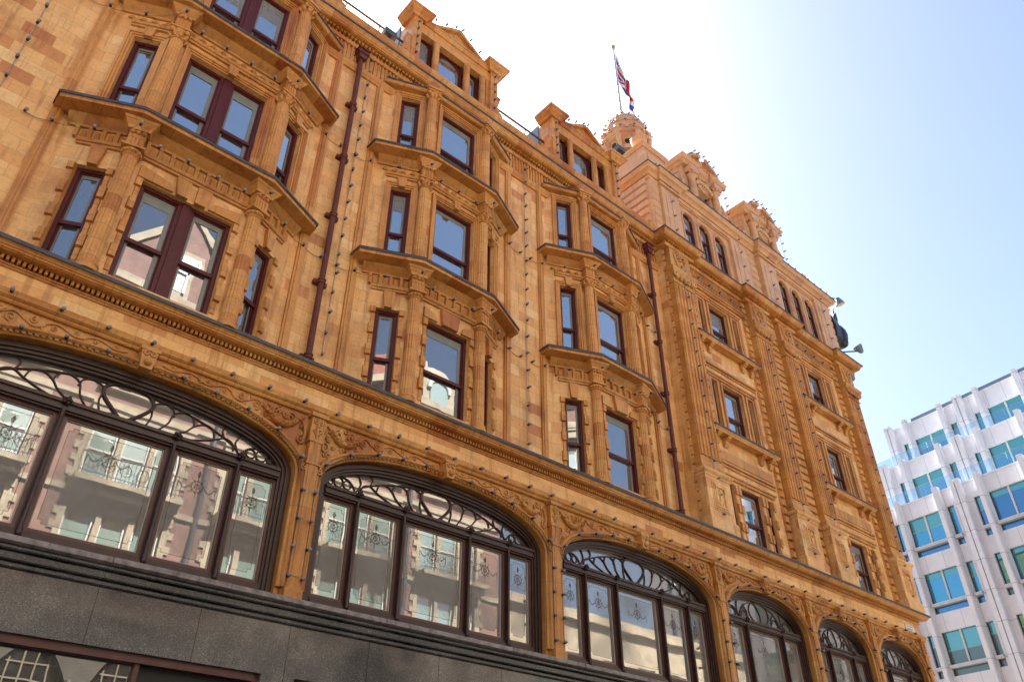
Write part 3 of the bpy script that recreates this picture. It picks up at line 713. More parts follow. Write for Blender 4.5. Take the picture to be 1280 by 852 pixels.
def bay(cx, half, fh, wh, double, wc=None):
    wc = cx if wc is None else wc
    path = [(cx-half, 0), (cx-half, -.37), (cx-fh, -1.02), (cx+fh, -1.02), (cx+half, -.37), (cx+half, 0)]
    off = lambda e: [(cx-half+.35, .02), (cx-fh+.12, -.52), (cx+fh-.12, -.52), (cx+half-.35, .02)]
    B = off(0)
    fl = Fr(*B[0], B[1][0]-B[0][0], B[1][1]-B[0][1]); ff = Fr(*B[1]); frr = Fr(*B[2], B[3][0]-B[2][0], B[3][1]-B[2][1])
    L = math.hypot(B[1][0]-B[0][0], B[1][1]-B[0][1]); LF = B[2][0]-B[1][0]
    s0, s1 = .43, .96
    f0, f1 = wc-wh-B[1][0], wc+wh-B[1][0]
    WZ = [(ZL-.02, 12.64), (13.97, 16.53), (17.67, 20.12)]
    body = MB()
    body.wall(fl, 0, L, ZL-.25, 20.36, [(s0, s1, a, t-.03) for a, t in WZ], 0, .22)
    body.wall(ff, 0, LF, ZL-.25, 20.36, [(f0, f1, a, t) for a, t in WZ], 0, .22)
    body.wall(frr, 0, L, ZL-.25, 20.36, [(L-s1, L-s0, a, t-.03) for a, t in WZ], 0, .22)
    bw = body.build('bay_window', M['block'], ST)
    for zi, (zb, zt) in enumerate(STO):
        a, t = WZ[zi]
        # glazing
        gm = 'gl_up' if zi else 'gl_low'
        sash(fl, s0, s1, a, t-.03, -.12, glassm=gm); sash(ff, f0, f1, a, t, -.12, double, glassm=gm); sash(frr, L-s1, L-s0, a, t-.03, -.12, glassm=gm)
        # surrounds
        def surround(b, FS):
            for fr, u0, u1, tt in (FS,):
                if zi == 0:
                    z = zb+.03; i = 0
                    while z < tt-.05:
                        z2 = min(z+.29, tt); w = .135 if i % 2 else .10; d = .07 if i % 2 else .025
                        b.taper(fr, u0-w, u0+.0, z, z2-.004, 0, d, .012, 1); b.taper(fr, u1, u1+w, z, z2-.004, 0, d, .012, 1); z = z2; i += 1
                    uc = (u0+u1)/2; hw = (u1-u0)/2
                    kw = .085 if hw < .5 else .12
                    if hw < .5:
                        b.prism(fr, [(uc-kw, tt-.01), (uc+kw, tt-.01), (uc+kw*1.6, 13.05), (uc-kw*1.6, 13.05)], 0, .1)
                    else:
                        for o in (-1.5*kw, 1.5*kw) if double else (-.95*kw, .95*kw):
                            b.prism(fr, [(uc+o-kw*.9, tt-.01), (uc+o+kw*.9, tt-.01), (uc+o*1.2+kw*1.2, 13.05), (uc+o*1.2-kw*1.2, 13.05)], 0, .1)
                        b.prism(fr, [(u0-.12, tt+.02), (uc-kw*3, tt+.02), (uc-kw*3.6, tt+.2), (u0-.12, tt+.30)], 0, .06)
                        b.prism(fr, [(uc+kw*3, tt+.02), (u1+.12, tt+.02), (u1+.12, tt+.3), (uc+kw*3.6, tt+.2)], 0, .06)
                else:
                    # moulded architrave
                    for w0, w1, d in ((0, .05, .03), (.05, .10, .055), (.10, .15, .08)):
                        b.box(fr, u0-w1, u0-w0, 0, d, zb+.02, tt+w1); b.box(fr, u1+w0, u1+w1, 0, d, zb+.02, tt+w1); b.box(fr, u0-w0, u1+w0, 0, d, tt+w0, tt+w1)
                    if zi == 1:
                        uc = (u0+u1)/2
                        b.prism(fr, [(uc-.08, tt+.0), (uc+.08, tt), (uc+.12, tt+.3), (uc-.12, tt+.3)], 0, .12)
        for FS in ((fl, s0, s1, t-.03), (ff, f0, f1, t), (frr, L-s1, L-s0, t-.03)): one('window_surround', [M['mould'], M['quoin']], bw, lambda b: surround(b, FS))
        for sg, q in ((-1, B[1]), (1, B[2])):
            nx, ny = sg*.24, -.97
            x, y = q[0]+nx*.07, q[1]+ny*.07
            zc1 = (13.12 if zi == 0 else 16.86 if zi == 1 else 20.40)
            colm = MB(); column(colm, x, y, zb+.03 if zi else 10.14, zc1, .155, nx, ny, zi > 0)
            if zi < 2:
                fr = Fr(x, y, -ny, nx)
                colm.box(fr, -.15, .15, -.2, .16, zc1, zc1+.28); 
                for i in range(4): colm.box(fr, -.12+.066*i, -.085+.066*i, .16, .178, zc1+.03, zc1+.26)
                for i in range(3): colm.ball(*fr(-.1+.1*i, .16, 0)[:2], zc1+.36, .05, 0, 6)
                colm.box(fr, -.15, .15, -.2, .15, zc1+.28, zt-.36)
                colm.sweep([(0, zt-.36), (.03, zt-.36), (.05, zt-.3), (.13, zt-.2), (.15, zt-.14), (0, zt-.14)], [fr(-.17, -.3, 0)[:2], fr(-.17, .16, 0)[:2], fr(.17, .16, 0)[:2], fr(.17, -.3, 0)[:2]])
                colm.box(fr, -.17, .17, -.3, .16, zt-.36, zt-.14)
            else:
                colm.box(Fr(x, y, -ny, nx), -.24, .24, -.24, .24, 20.42, 20.50); colm.lathe(x, y, [(.14, 20.5), (.08, 20.56), (.1, 20.6), (.17, 20.68), (.19, 20.78), (.15, 20.88), (.05, 20.95), (.03, 20.98)], 12)
            colm.build('column', M['drum'], bw)
        if zi < 2:
            # entablature: architrave, frieze with panels, bed mould
            zA = 13.10 if zi == 0 else 16.84
            def ent(b):
                b.sweep([(-.05, zA), (.06, zA), (.07, zA+.04), (.10, zA+.05), (.12, zA+.09), (.12, zA+.11), (-.05, zA+.115)], [(B[0][0]+.25, B[0][1]-.1)]+B[1:3]+[(B[3][0]-.25, B[3][1]-.1)])
                zf0, zf1 = zA+.11, zt-.36
                for fr, l in ((fl, L), (ff, LF), (frr, L)):
                    n = max(3, int(l/.27)); 
                    for i in range(n):
                        u = .15+(l-.3)*i/n
                        if zi == 0: b.box(fr, u+.02, u+.09, 0.0, .085, zf0+.03, zf1-.0); b.box(fr, u+.13, u-.02+(l-.3)/n, 0, .03, zf0+.07, zf1-.06)
                        else: b.tube([fr(u+.03+.2*j/6, .02, zf0+.12+.07*sin(2*pi*j/6)) for j in range(7)], .038, 5)
                b.sweep([(-.05, zt-.36), (.05, zt-.36), (.07, zt-.32), (.14, zt-.26), (.20, zt-.2), (.21, zt-.14), (-.05, zt-.14)], B)
            one('entablature', M['carve'], bw, ent)
            def canopy(b):
                c = [(cx, y+.3 if i not in (0, 5) else y) for i, (x, y) in enumerate(path)]
                # slab with a moulded edge
                inn = -.36
                b.sweep([(inn, zt-.145), (-.05, zt-.145), (-.05, zt-.115), (-.03, zt-.11), (-.02, zt-.06), (-.005, zt-.03), (-.005, zt-.02), (inn, zt-.02)], path)
                P = [(x, y, zt-.143) for x, y in path]; Q = [(x, y, zt-.02) for x, y in path]
                b.add(P, [(0, 1, 2, 3, 4, 5)])
            cn = one('canopy', M['mould'], bw, canopy)
            def cl(b):
                b.sweep([(-.3, zt-.018), (.0, zt-.018), (.012, zt-.045), (.022, zt-.045), (.026, zt+.01), (.0, zt+.035), (-.3, zt+.05)], path)
                b.add([(x, y, zt+.045) for x, y in path], [(0, 1, 2, 3, 4, 5)])
            one('lead_cover', M['lead'], cn, cl)
        else:
            def hood(b):
                hp = [(B[0][0]-.12, -.02)]+[(B[1][0]-.03, B[1][1]-.02), (B[2][0]+.03, B[2][1]-.02)]+[(B[3][0]+.12, -.02)]
                b.sweep([(-.9, 20.36), (.12, 20.36), (.15, 20.38), (.19, 20.43), (.19, 20.455), (-.9, 20.47)], hp)
            one('hood_moulding', M['mould'], bw, hood)
            one('hood_lead', M['lead'], bw, lambda b: b.sweep([(-.5, 20.475), (.19, 20.459), (.21, 20.425), (.22, 20.425), (.22, 20.475), (-.5, 20.53)], [(B[0][0]-.12, -.02)]+[(B[1][0]-.03, B[1][1]-.02), (B[2][0]+.03, B[2][1]-.02)]+[(B[3][0]+.12, -.02)]))
bay(2.62, 2.72, 1.36, .90, True)
bay(8.93, 2.48, 1.09, .63, False, 9.0)
bay(15.02, 2.5, 1.05, .63, False, 15.1)
# wall strip pilasters beside the bays
for cx, half in ((2.62, 2.72), (8.93, 2.48), (15.02, 2.5)):
    for sg in (-1, 1):
        u = cx+sg*(half-.1)
        one('strip_pilaster', M['mould'], ST, lambda b: (b.box(F0, u-.10, u+.10, 0, .05, ZL-.3, 20.1), b.box(F0, u-.05, u+.05, .05, .075, ZL-.3, 20.1)))

# ---- main frieze and cornice
def frieze(b):
    b.sweep([(-.03, 20.06), (.05, 20.06), (.07, 20.10), (.05, 20.14), (.08, 20.18), (.11, 20.26), (.11, 20.3), (.04, 20.33), (-.03, 20.33)], [(-10, 0), (BX0, 0)])
    x = -4.0
    while x < BX0:
        b.box(F0, x, x+.06, .0, .05, 20.36, 20.98); b.box(F0, x-.012, x+.072, 0, .055, 20.98, 21.03); x += .125
one('fluted_frieze', M['mould'], ST, frieze)
cpath = [(-10, 0), (BX0+.0, 0), (BX0+.0, -.16), (20.05, -.16), (20.05, -.3), (20.06, -.3)]
def cornice_path():
    p = [(-10, 0), (BX0-.05, 0), (BX0-.05, -.50)]
    for a, c in ((18.62, 19.86), (23.62, 24.86), (25.70, 26.80), (30.5, 31.64)):
        if a > 18.7: p += [(a-.1, -.30), (a-.1, -.50)]
        if a < 30: p += [(c+.1, -.50), (c+.1, -.30)]
    return p+[(31.78, -.50), (31.78, 4)]
CP = cornice_path()
one('main_cornice', M['mould'], ST, lambda b: (b.sweep([(-.4, 20.98), (.08, 20.98), (.11, 21.02), (.13, 21.05), (-.4, 21.055)], CP), b.sweep([(-.4, 21.056), (.06, 21.056), (.06, 21.19), (-.4, 21.19)], CP),
     b.sweep([(-.4, 21.195), (.29, 21.195), (.29, 21.215), (.32, 21.22), (.32, 21.27), (.345, 21.29), (.37, 21.34), (.42, 21.40), (.42, 21.42), (-.4, 21.46)], CP)))
one('cornice_lead', M['lead'], ST, lambda b: b.sweep([(-.4, 21.465), (.42, 21.425), (.435, 21.40), (.445, 21.40), (.45, 21.455), (.42, 21.48), (-.4, 21.52)], CP))
def cdent(fr, u0, u1, d):
    def run(b):
        x = u0
        while x < u1-.05: b.box(fr, x, x+.062, d+.05, d+.19, 21.125, 21.19); b.box(fr, x+.01, x+.05, d+.05, d+.12, 21.06, 21.118); x += .115
    one('dentil_row', M['mould'], ST, run)
cdent(F0, -2, BX0-.1, .0); cdent(F0, 20.0, 23.5, .30); cdent(F0, 26.95, 30.35, .30)
for a, c in ((18.62, 19.86), (23.62, 24.86), (25.70, 26.80), (30.5, 31.64)): cdent(F0, a-.05, c+.05, .50)
def parap(b):
    b.box(F0, -10, BX0, -.55, .12, 21.5, 22.0)
    b.sweep([(-.5, 21.98), (.12, 21.98), (.16, 22.02), (.20, 22.1), (.20, 22.15), (.17, 22.17), (.17, 22.22), (-.5, 22.24)], [(-10, 0), (BX0, 0)])
one('parapet', M['mould'], ST, parap)

# ---- dormers over the bays
def dormer(cx, k):
    X = lambda v: cx+v*k
    fr = F0
    def body(b):
        # piers / column strip between lights, entablature, end pilasters
        b.box(fr, X(-1.72), X(-1.42), -.5, .10, 21.5, 24.32); b.box(fr, X(1.42), X(1.72), -.5, .10, 21.5, 24.32)
        b.box(fr, X(-1.42), X(1.42), -.5, .02, 23.86, 24.3); b.box(fr, X(-1.42), X(1.42), -.5, .02, 21.5, 22.24)
        b.box(fr, X(-1.42), X(-1.36), -.3, .0, 22.24, 23.86); b.box(fr, X(1.30), X(1.42), -.3, .0, 22.24, 23.86)
        for v in (-.74, .5, 1.16): b.lathe(X(v), .03, [(.13, 22.22), (.13, 22.3), (.11, 22.34), (.115, 23.0), (.10, 23.72), (.13, 23.76), (.13, 23.86)], 12)
        b.box(fr, X(-1.72), X(1.72), -1.4, -.5, 21.5, 24.3)
    d = one('dormer', M['drum'], ST, body)
    def corn(b):
        b.sweep([(-.2, 24.3), (.06, 24.3), (.09, 24.34), (.12, 24.42), (.15, 24.44), (.15, 24.5), (-.2, 24.53)], [(X(-1.42), 0), (X(1.42), 0)])
        for v in (-1.57, 1.57):
            p = [(X(v)-.2, .5), (X(v)-.2, -.12), (X(v)+.2, -.12), (X(v)+.2, .5)]
            b.sweep([(-.2, 24.30), (.05, 24.30), (.10, 24.38), (.20, 24.46), (.22, 24.5), (.26, 24.52), (.26, 24.62), (.2, 24.66), (-.2, 24.7)], p)
            b.lathe(X(v), .0, [(.16, 24.66), (.12, 24.72), (.17, 24.82), (.16, 24.92), (.08, 24.98), (.02, 25.0)], 10)
        # pediment
        b.prism(fr, [(X(-.85), 24.5), (X(.85), 24.5), (X(0), 25.05)], -.2, .04)
        for s_ in (-1, 1):
            b.prism(fr, [(X(s_*.98), 24.5), (X(s_*.80), 24.5), (X(0), 25.02), (X(0), 25.16)], -.25, .17)
            b.prism(fr, [(X(s_*1.4), 24.5), (X(s_*.9), 24.5), (X(s_*.9), 24.62), (X(s_*1.15), 24.56)], -.2, .12)
    one('dormer_pediment', M['mould'], d, corn)
    def scr(b, s_):
        if True:
            b.tube(spiral(fr, X(s_*1.86), 22.5, .0, .17, 1.3, pi/2, s_), .06, 6); b.prism(fr, [(X(s_*1.72), 22.2), (X(s_*2.05), 22.2), (X(s_*1.85), 22.5), (X(s_*1.72), 22.85)], -.2, .05)
            b.prism(fr, [(X(s_*1.72), 22.7), (X(s_*1.76), 22.7), (X(s_*1.9), 23.3), (X(s_*1.72), 23.3)], -.2, .06)
    for s_ in (-1, 1): one('dormer_scroll', M['carve'], d, lambda b: scr(b, s_))
    one('dormer_cheek', M['slate'], d, lambda b: b.prism(Fr(X(-1.80), .2, 0, -1), [(-3.5, 21.5), (-.3, 21.5), (-.3, 24.25), (-3.5, 24.25)], -.0, .06))
    for a, c, ar in ((-1.36, -.84, 1), (-.64, .40, 1), (.60, 1.06, 1)):
        sash(fr, X(a), X(c), 22.24, 23.86, -.2, rail=.3, arched=True, fw=.06)
dormer(9.05, 1.0); dormer(15.05, 1.0); dormer(2.75, 1.18)

# ---- drainpipes
for x in (5.78, 17.95):
    def dp(b):
        b.lathe(x, -.14, [(.068, ZL-.1), (.068, 20.55)], 12)
        for z in (10.62, 12.6, 14.6, 16.6, 18.6): b.lathe(x, -.14, [(.08, z-.06), (.095, z-.05), (.095, z-.03), (.085, z-.02), (.085, z+.02), (.1, z+.03), (.1, z+.06), (.08, z+.07)], 12); b.box(F0, x-.16, x+.16, .0, .1, z-.05, z+.05)
    p = one('drainpipe', M['pipe'], ST, dp)
    def hop(b):
        fr = F0
        b.prism(fr, [(x-.09, 20.5), (x+.09, 20.5), (x+.14, 20.68), (x-.14, 20.68)], .02, .26); b.box(fr, x-.17, x+.17, .02, .29, 20.68, 20.75); b.box(fr, x-.15, x+.15, .02, .27, 20.75, 20.84); b.box(fr, x-.18, x+.18, .02, .31, 20.84, 20.88)
    one('hopper_head', M['pipe'], p, hop)

# ================================================================== end block
FB = Fr(0, -.30)
W1, W2 = 21.55, 28.3
def tri(c, z0, z1, side): return [(c-.58, c+.58, z0, z1)] + ([(c-1.22, c-.90, z0, z1), (c+.90, c+1.22, z0, z1)] if side else [])
holes = []
for c in (W1, W2):
    holes += tri(c, ZL+.0, 12.25, True) + tri(c, 14.15, 16.1, True) + tri(c, 17.98, 19.66, True)
one('upper_side_wall', M['block'], ST, lambda b: b.wall(Fr(31.75, -.12, 0, 1), 0.0, 16, 10.0, 25.2, [(3+4*i, 4.4+4*i, z, z+2) for i in range(3) for z in (11, 15, 18.4)], 0.0, .2))
one('end_block_wall', M['block'], ST, lambda b: (b.wall(FB, BX0-.02, 31.75, ZL-.3, 21.1, holes, 0, .3), b.wall(Fr(BX0-.02, 0, 0, -1), 0, .31, ZL-.3, 21.1, [], 0, .01)))
for a, c, z0, z1 in holes: sash(FB, a, c, z0, z1, -.11, rail=.42, fw=.05 if c-a < .5 else .07)
def bsur(b, c):
    if True:
        for z0, z1, q in ((ZL, 12.25, 1), (14.15, 16.1, 0), (17.98, 19.66, 0)):
            for u0, u1 in ((c-.58, c+.58), (c-1.22, c-.90), (c+.90, c+1.22)):
                if q:
                    z = z0+.02; i = 0
                    while z < z1:
                        z2 = min(z+.3, z1+.05); w = .14 if i % 2 else .09; d = .07 if i % 2 else .02
                        b.taper(FB, u0-w, u0, z, z2, 0, d, .015, 1); b.taper(FB, u1, u1+w, z, z2, 0, d, .015, 1); z = z2+.005; i += 1
                else:
                    b.box(FB, u0-.09, u0, 0, .06, z0, z1+.07); b.box(FB, u1, u1+.09, 0, .06, z0, z1+.07); b.box(FB, u0, u1, 0, .055, z1, z1+.07)
            b.box(FB, c-1.4, c+1.4, 0, .08, z1+.10, z1+.19); b.box(FB, c-1.45, c+1.45, 0, .12, z1+.19, z1+.25)
            if not q:
                for u in (c-1.46, c+1.34): b.box(FB, u, u+.12, 0, .07, z0, z1+.1)
        b.box(FB, c-1.62, c+1.62, .0, .05, 12.75, 12.8); b.box(FB, c-1.62, c+1.62, .0, .08, 12.86, 12.93); b.box(FB, c-1.55, c+1.55, 0, .03, 13.02, 13.35)
        b.box(FB, c-1.62, c+1.62, .0, .05, 16.6, 16.65); b.box(FB, c-1.62, c+1.62, .0, .09, 16.7, 16.78)
        # ribbed frieze
        b.box(FB, c-1.85, c+1.85, 0, .10, 20.12, 20.2); b.box(FB, c-1.85, c+1.85, 0, .14, 20.2, 20.25)
        x = c-1.8
        while x < c+1.8: b.box(FB, x, x+.05, 0, .05, 20.3, 20.95); x += .1
for c in (W1, W2): one('window_column_surround', [M['mould'], M['quoin']], ST, lambda b: bsur(b, c))
# rusticated strips
for a, c in ((18.53, 18.62), (19.9, 20.15), (23.3, 23.58), (24.9, 25.66), (26.84, 27.1), (30.15, 30.46)):
    def rust(b):
        z = ZL-.2
        while z < 20.9: b.taper(FB, a, c, z, z+.27, 0, .10, .04); z += .3
    one('rusticated_strip', M['quoin'], ST, rust)
# balconies
for c in (W1, W2):
    for z in (14.0, 17.75):
        bp = [(c-1.8, -.3), (c-1.8, -.58), (c+1.8, -.58), (c+1.8, -.3)]
        o = one('balcony', M['mould'], ST, lambda b: b.sweep([(-.25, z-.16), (.0, z-.16), (.015, z-.12), (.05, z-.08), (.06, z-.03), (-.25, z-.0)], bp))
        one('lead_cover', M['lead'], o, lambda b: b.sweep([(-.25, z+.004), (.06, z-.028), (.075, z-.04), (.085, z-.04), (.085, z+.02), (-.25, z+.04)], bp))
        for v in (-1.55, -1.0, 1.0, 1.55):
            def br(b):
                fr = Fr(c+v-.09, -.30, 0, -1)
                b.prism(fr, [(0, z-.5), (.06, z-.5), (.12, z-.4), (.12, z-.3), (.25, z-.22), (.27, z-.17), (0, z-.17)], -.18, 0)
                b.tube(spiral(fr, .18, z-.25, .015, .06, 1.2), .018, 5); b.tube(spiral(fr, .07, z-.43, .015, .05, 1.2), .016, 5)
            one('bracket', M['carve'], o, br)
# giant pilasters
for a, c in ((18.62, 19.86), (23.62, 24.86), (25.70, 26.80), (30.5, 31.64)):
    m_ = (a+c)/2
    def shaft(b):
        b.box(FB, a+.08, c-.08, 0, .25, 12.3, 19.35)
        n = 6; w = (c-a-.16)/n
        for i in range(n): b.tube([FB(a+.08+w*(i+.5), .25, 12.6), FB(a+.08+w*(i+.5), .25, 19.3)], w*.33, 6)
        b.sweep([(0, 12.12), (.06, 12.12), (.07, 12.2), (.03, 12.24), (.05, 12.32), (.02, 12.4), (.0, 12.46)], [(a+.06, -.30), (a+.06, -.56), (c-.06, -.56), (c-.06, -.30)])
    o = one('pilaster', M['drum'], ST, shaft)
    def ped(b):
        b.box(FB, a, c, 0, .36, 10.1, 11.95)
        pp = [(a, -.30), (a, -.66), (c, -.66), (c, -.30)]
        b.sweep([(-.02, 11.88), (.02, 11.88), (.03, 11.94), (.09, 12.0), (.10, 12.06), (.06, 12.08), (.04, 12.13), (-.02, 12.14)], pp)
        b.sweep([(-.02, 10.12), (.05, 10.12), (.05, ZL+.15), (.02, ZL+.2), (-.02, ZL+.2)], pp)
        # moulded panel
        u0, u1 = a+.26, c-.26
        for k, d in ((0, .02), (.06, .035), (.12, .05)):
            z0, z1 = 10.8+k, 11.72-k
            for x0, x1, y0, y1 in ((u0+k, u0+k+.04, z0, z1), (u1-k-.04, u1-k, z0, z1), (u0+k+.04, u1-k-.04, z0, z0+.04), (u0+k+.04, u1-k-.04, z1-.04, z1)): b.box(FB, x0, x1,    .36, .36+d, y0, y1)
        b.tube([FB(m_, .37, 10.98), FB(m_, .39, 11.5)], .035, 6)
        for s_ in (-1, 1): b.tube(spiral(FB, m_+s_*.06, 11.4, .375, .06, 1.2, pi/2, s_), .02, 5); b.tube(spiral(FB, m_+s_*.06, 11.08, .375, .06, 1.2, -pi/2, s_), .02, 5)
    one('pedestal', M['block'], o, ped)
    def cap(b):
        pp = [(a+.06, -.30), (a+.06, -.56), (c-.06, -.56), (c-.06, -.30)]
        b.sweep([(-.02, 19.35), (.04, 19.35), (.05, 19.4), (.0, 19.44), (.02, 19.5), (.08, 19.75), (.16, 19.86), (.18, 19.95), (-.02, 19.98)], pp)
        for s_ in (-1, 1): b.tube(spiral(FB, m_+s_*(c-a)*.42, 19.72, .36, .17, 1.5, pi/2, s_), .055, 6)
        for i in range(5): b.ball(a+.2+i*(c-a-.4)/4, -.64, 19.62, .09, 0, 6, 1.4)
        b.box(FB, a+.05, c-.05, 0, .26, 19.98, 21.03)
        for s_ in (-1, 1):
            b.tube(spiral(FB, m_+s_*.2, 20.75, .28, .14, 1.4, pi/2, s_), .04, 6); b.tube(spiral(FB, m_+s_*.18, 20.35, .28, .12, 1.4, -pi/2, -s_), .035, 6)
            b.tube([FB(m_+s_*(.12+.25*i/8),    .27, 20.12+.7*i/8) for i in range(9)], [.03+.04*sin(pi*i/8) for i in range(9)], 6)
        for z in (20.15, 20.4, 20.6, 20.85): b.ball(m_+random.uniform(-.04, .04), -.58, z, .08, 0, 7)
    one('capital', M['carve'], o, cap)
# attic storey with arched windows
AT = [(W, s_) for W in (21.95, 28.6) for s_ in (-1.06, 0, 1.06)]
acu = lambda t: 23.92+.38*sqrt(max(0, 1-t*t))
def attic(b):
    for x0, x1, dd in ((BX0, 25.75, .0), (25.75, 31.75, .12)):
        fr = Fr(0, -.18-dd)
        ar = [(w+s_, .36, acu) for w, s_ in AT if x0 < w < x1]
        us = sorted([x0]+[v for a_ in ar for v in (a_[0]-a_[1], a_[0]+a_[1])]+[x1])
        for i in range(0, len(us), 2): b.wall(fr, us[i], us[i+1], 21.5, 23.92, [], 0, 0)
        for a_ in ar:
            for u in (a_[0]-a_[1], a_[0]+a_[1]): b.quad(fr(u, 0, 21.5), fr(u, -.3, 21.5), fr(u, -.3, 23.92), fr(u, 0, 23.92))
        b.archwall(fr, x0, x1, 23.92, 25.0, ar, 0, .3)
    b.quad((25.75, -.18, 21.5), (25.75, -.30, 21.5), (25.75, -.30, 25), (25.75, -.18, 25))
    b.wall(Fr(BX0, 1.2, 0, -1), -1.6, 1.38, 21.5, 25.0, [], 0, .1)
one('attic_wall', M['old'], ST, attic)
def attm(b):
    for w, s_ in AT:
        fr = Fr(0, -.18 if w < 25 else -.30)
        pts = [(w+s_-.42, 22.0)]+[(w+s_-.42*cos(pi*i/14), 23.92+.44*sin(pi*i/14)) for i in range(15)]+[(w+s_+.42, 22.0)]
        b.tube([fr(u, .01, z) for u, z in pts], .055, 6)
    for w, dd in ((21.95, .18), (28.6, .30)):
        fr = Fr(0, -dd)
        b.box(fr, w-2.0, w+2.0, 0, .07, 24.55, 24.62); b.box(fr, w-2.05, w+2.05, 0, .11, 24.62, 24.68)
    for a, c, dd in ((19.15, 20.25, .18), (23.75, 24.95, .18), (25.75, 27.0, .30), (30.2, 31.4, .30)):
        fr = Fr(0, -dd); b.box(fr, a, c, 0, .12, 21.5, 24.7); b.box(fr, a+.25, c-.25, .12, .14, 22.0, 24.4)
    for a, c, dd in ((BX0+.03, 19.05, .18), (25.05, 25.7, .18), (31.45, 31.74, .30)):
        fr = Fr(0, -dd); z = 21.7
        while z < 24.8: b.taper(fr, a, c, z, z+.36, 0, .07, .05); z += .4
    frl = Fr(BX0, 1.2, 0, -1); z = 21.75
    while z < 24.7: b.taper(frl, -1.0, 1.28, z, z+.36, 0, .09, .05); z += .4
one('attic_mouldings', M['old'], ST, attm)
for w, s_ in AT:
    fr = Fr(0, -.18 if w < 25 else -.30)
    sash(fr, w+s_-.36, w+s_+.36, 22.1, 24.3, -.09, rail=.62, arched=True, fw=.07)
AP = [(BX0, 3), (BX0, -.18), (19.12, -.18), (19.12, -.30), (20.3, -.30), (20.3, -.18), (25.72, -.18), (25.72, -.42), (27.05, -.42), (27.05, -.30), (31.78, -.30), (31.78, 4)]
one('attic_cornice', M['old'], ST, lambda b: (b.sweep([(-.3, 24.78), (.06, 24.78), (.08, 24.84), (.05, 24.88), (-.3, 24.9)], AP), b.sweep([(-.3, 25.0), (.06, 25.0), (.1, 25.05), (.16, 25.1), (.26, 25.14), (.28, 25.2), (.34, 25.27), (.34, 25.31), (-.3, 25.36)], AP)))
one('attic_lead', M['lead'], ST, lambda b: b.sweep([(-.3, 25.365), (.34, 25.315), (.352, 25.29), (.362, 25.29), (.365, 25.34), (-.3, 25.41)], AP))
# parapet pieces on the block
def blockpar(b):
    b.box(F0, BX0+.2, 31.6, -.6, -.1, 25.38, 25.75)
    b.box(F0, BX0+.15, 20.1, -1.7, .02, 25.38, 26.95)
    b.sweep([(-.1, 26.9), (.05, 26.9), (.12, 27.02), (.14, 27.1), (-.1, 27.16)], [(BX0+.15, 1.7), (BX0+.15, -.02), (20.1, -.02), (20.1, 1.7)])
    b.box(F0, BX0+.15, 20.1, -1.7, .02, 27.0, 27.15)
    b.box(F0, 18.95, 19.9, .02, .05, 25.6, 26.7)
    b.prism(F0, [(20.1, 25.38), (21.5, 25.38), (21.2, 25.6), (20.7, 25.75), (20.4, 26.1), (20.3, 26.7), (20.1, 26.9)], -.5, -.05)
    b.box(F0, 30.55, 31.7, -.8, .0, 25.38, 26.1); b.box(F0, 30.45, 31.8, -.9, .1, 26.1, 26.22)
one('block_parapet', M['old'], ST, blockpar)
def urn(b, x, y, z, s):
    b.lathe(x, y, [(.3*s, z), (.3*s, z+.08*s), (.14*s, z+.16*s), (.12*s, z+.26*s), (.3*s, z+.42*s), (.46*s, z+.66*s), (.48*s, z+.86*s), (.5*s, z+.9*s), (.42*s, z+.98*s), (.2*s, z+1.1*s), (.12*s, z+1.2*s), (.14*s, z+1.3*s), (.05*s, z+1.42*s)], 14)
one('stone_urn', M['old'], ST, lambda b: urn(b, 19.0, .35, 27.14, .72))
one('stone_urn', M['old'], ST, lambda b: urn(b, 31.1, .4, 26.2, .72))
one('parapet_scroll', M['carve'], ST, lambda b: (b.tube(spiral(Fr(BX0-.0, 1.2, 0, -1), -.6, 26.0, .05, .5, 1.4, pi/2, 1), .13, 7), b.tube(spiral(Fr(BX0, 1.2, 0, -1), -1.5, 25.9, .05, .35, 1.4, pi/2, -1), .1, 7)))
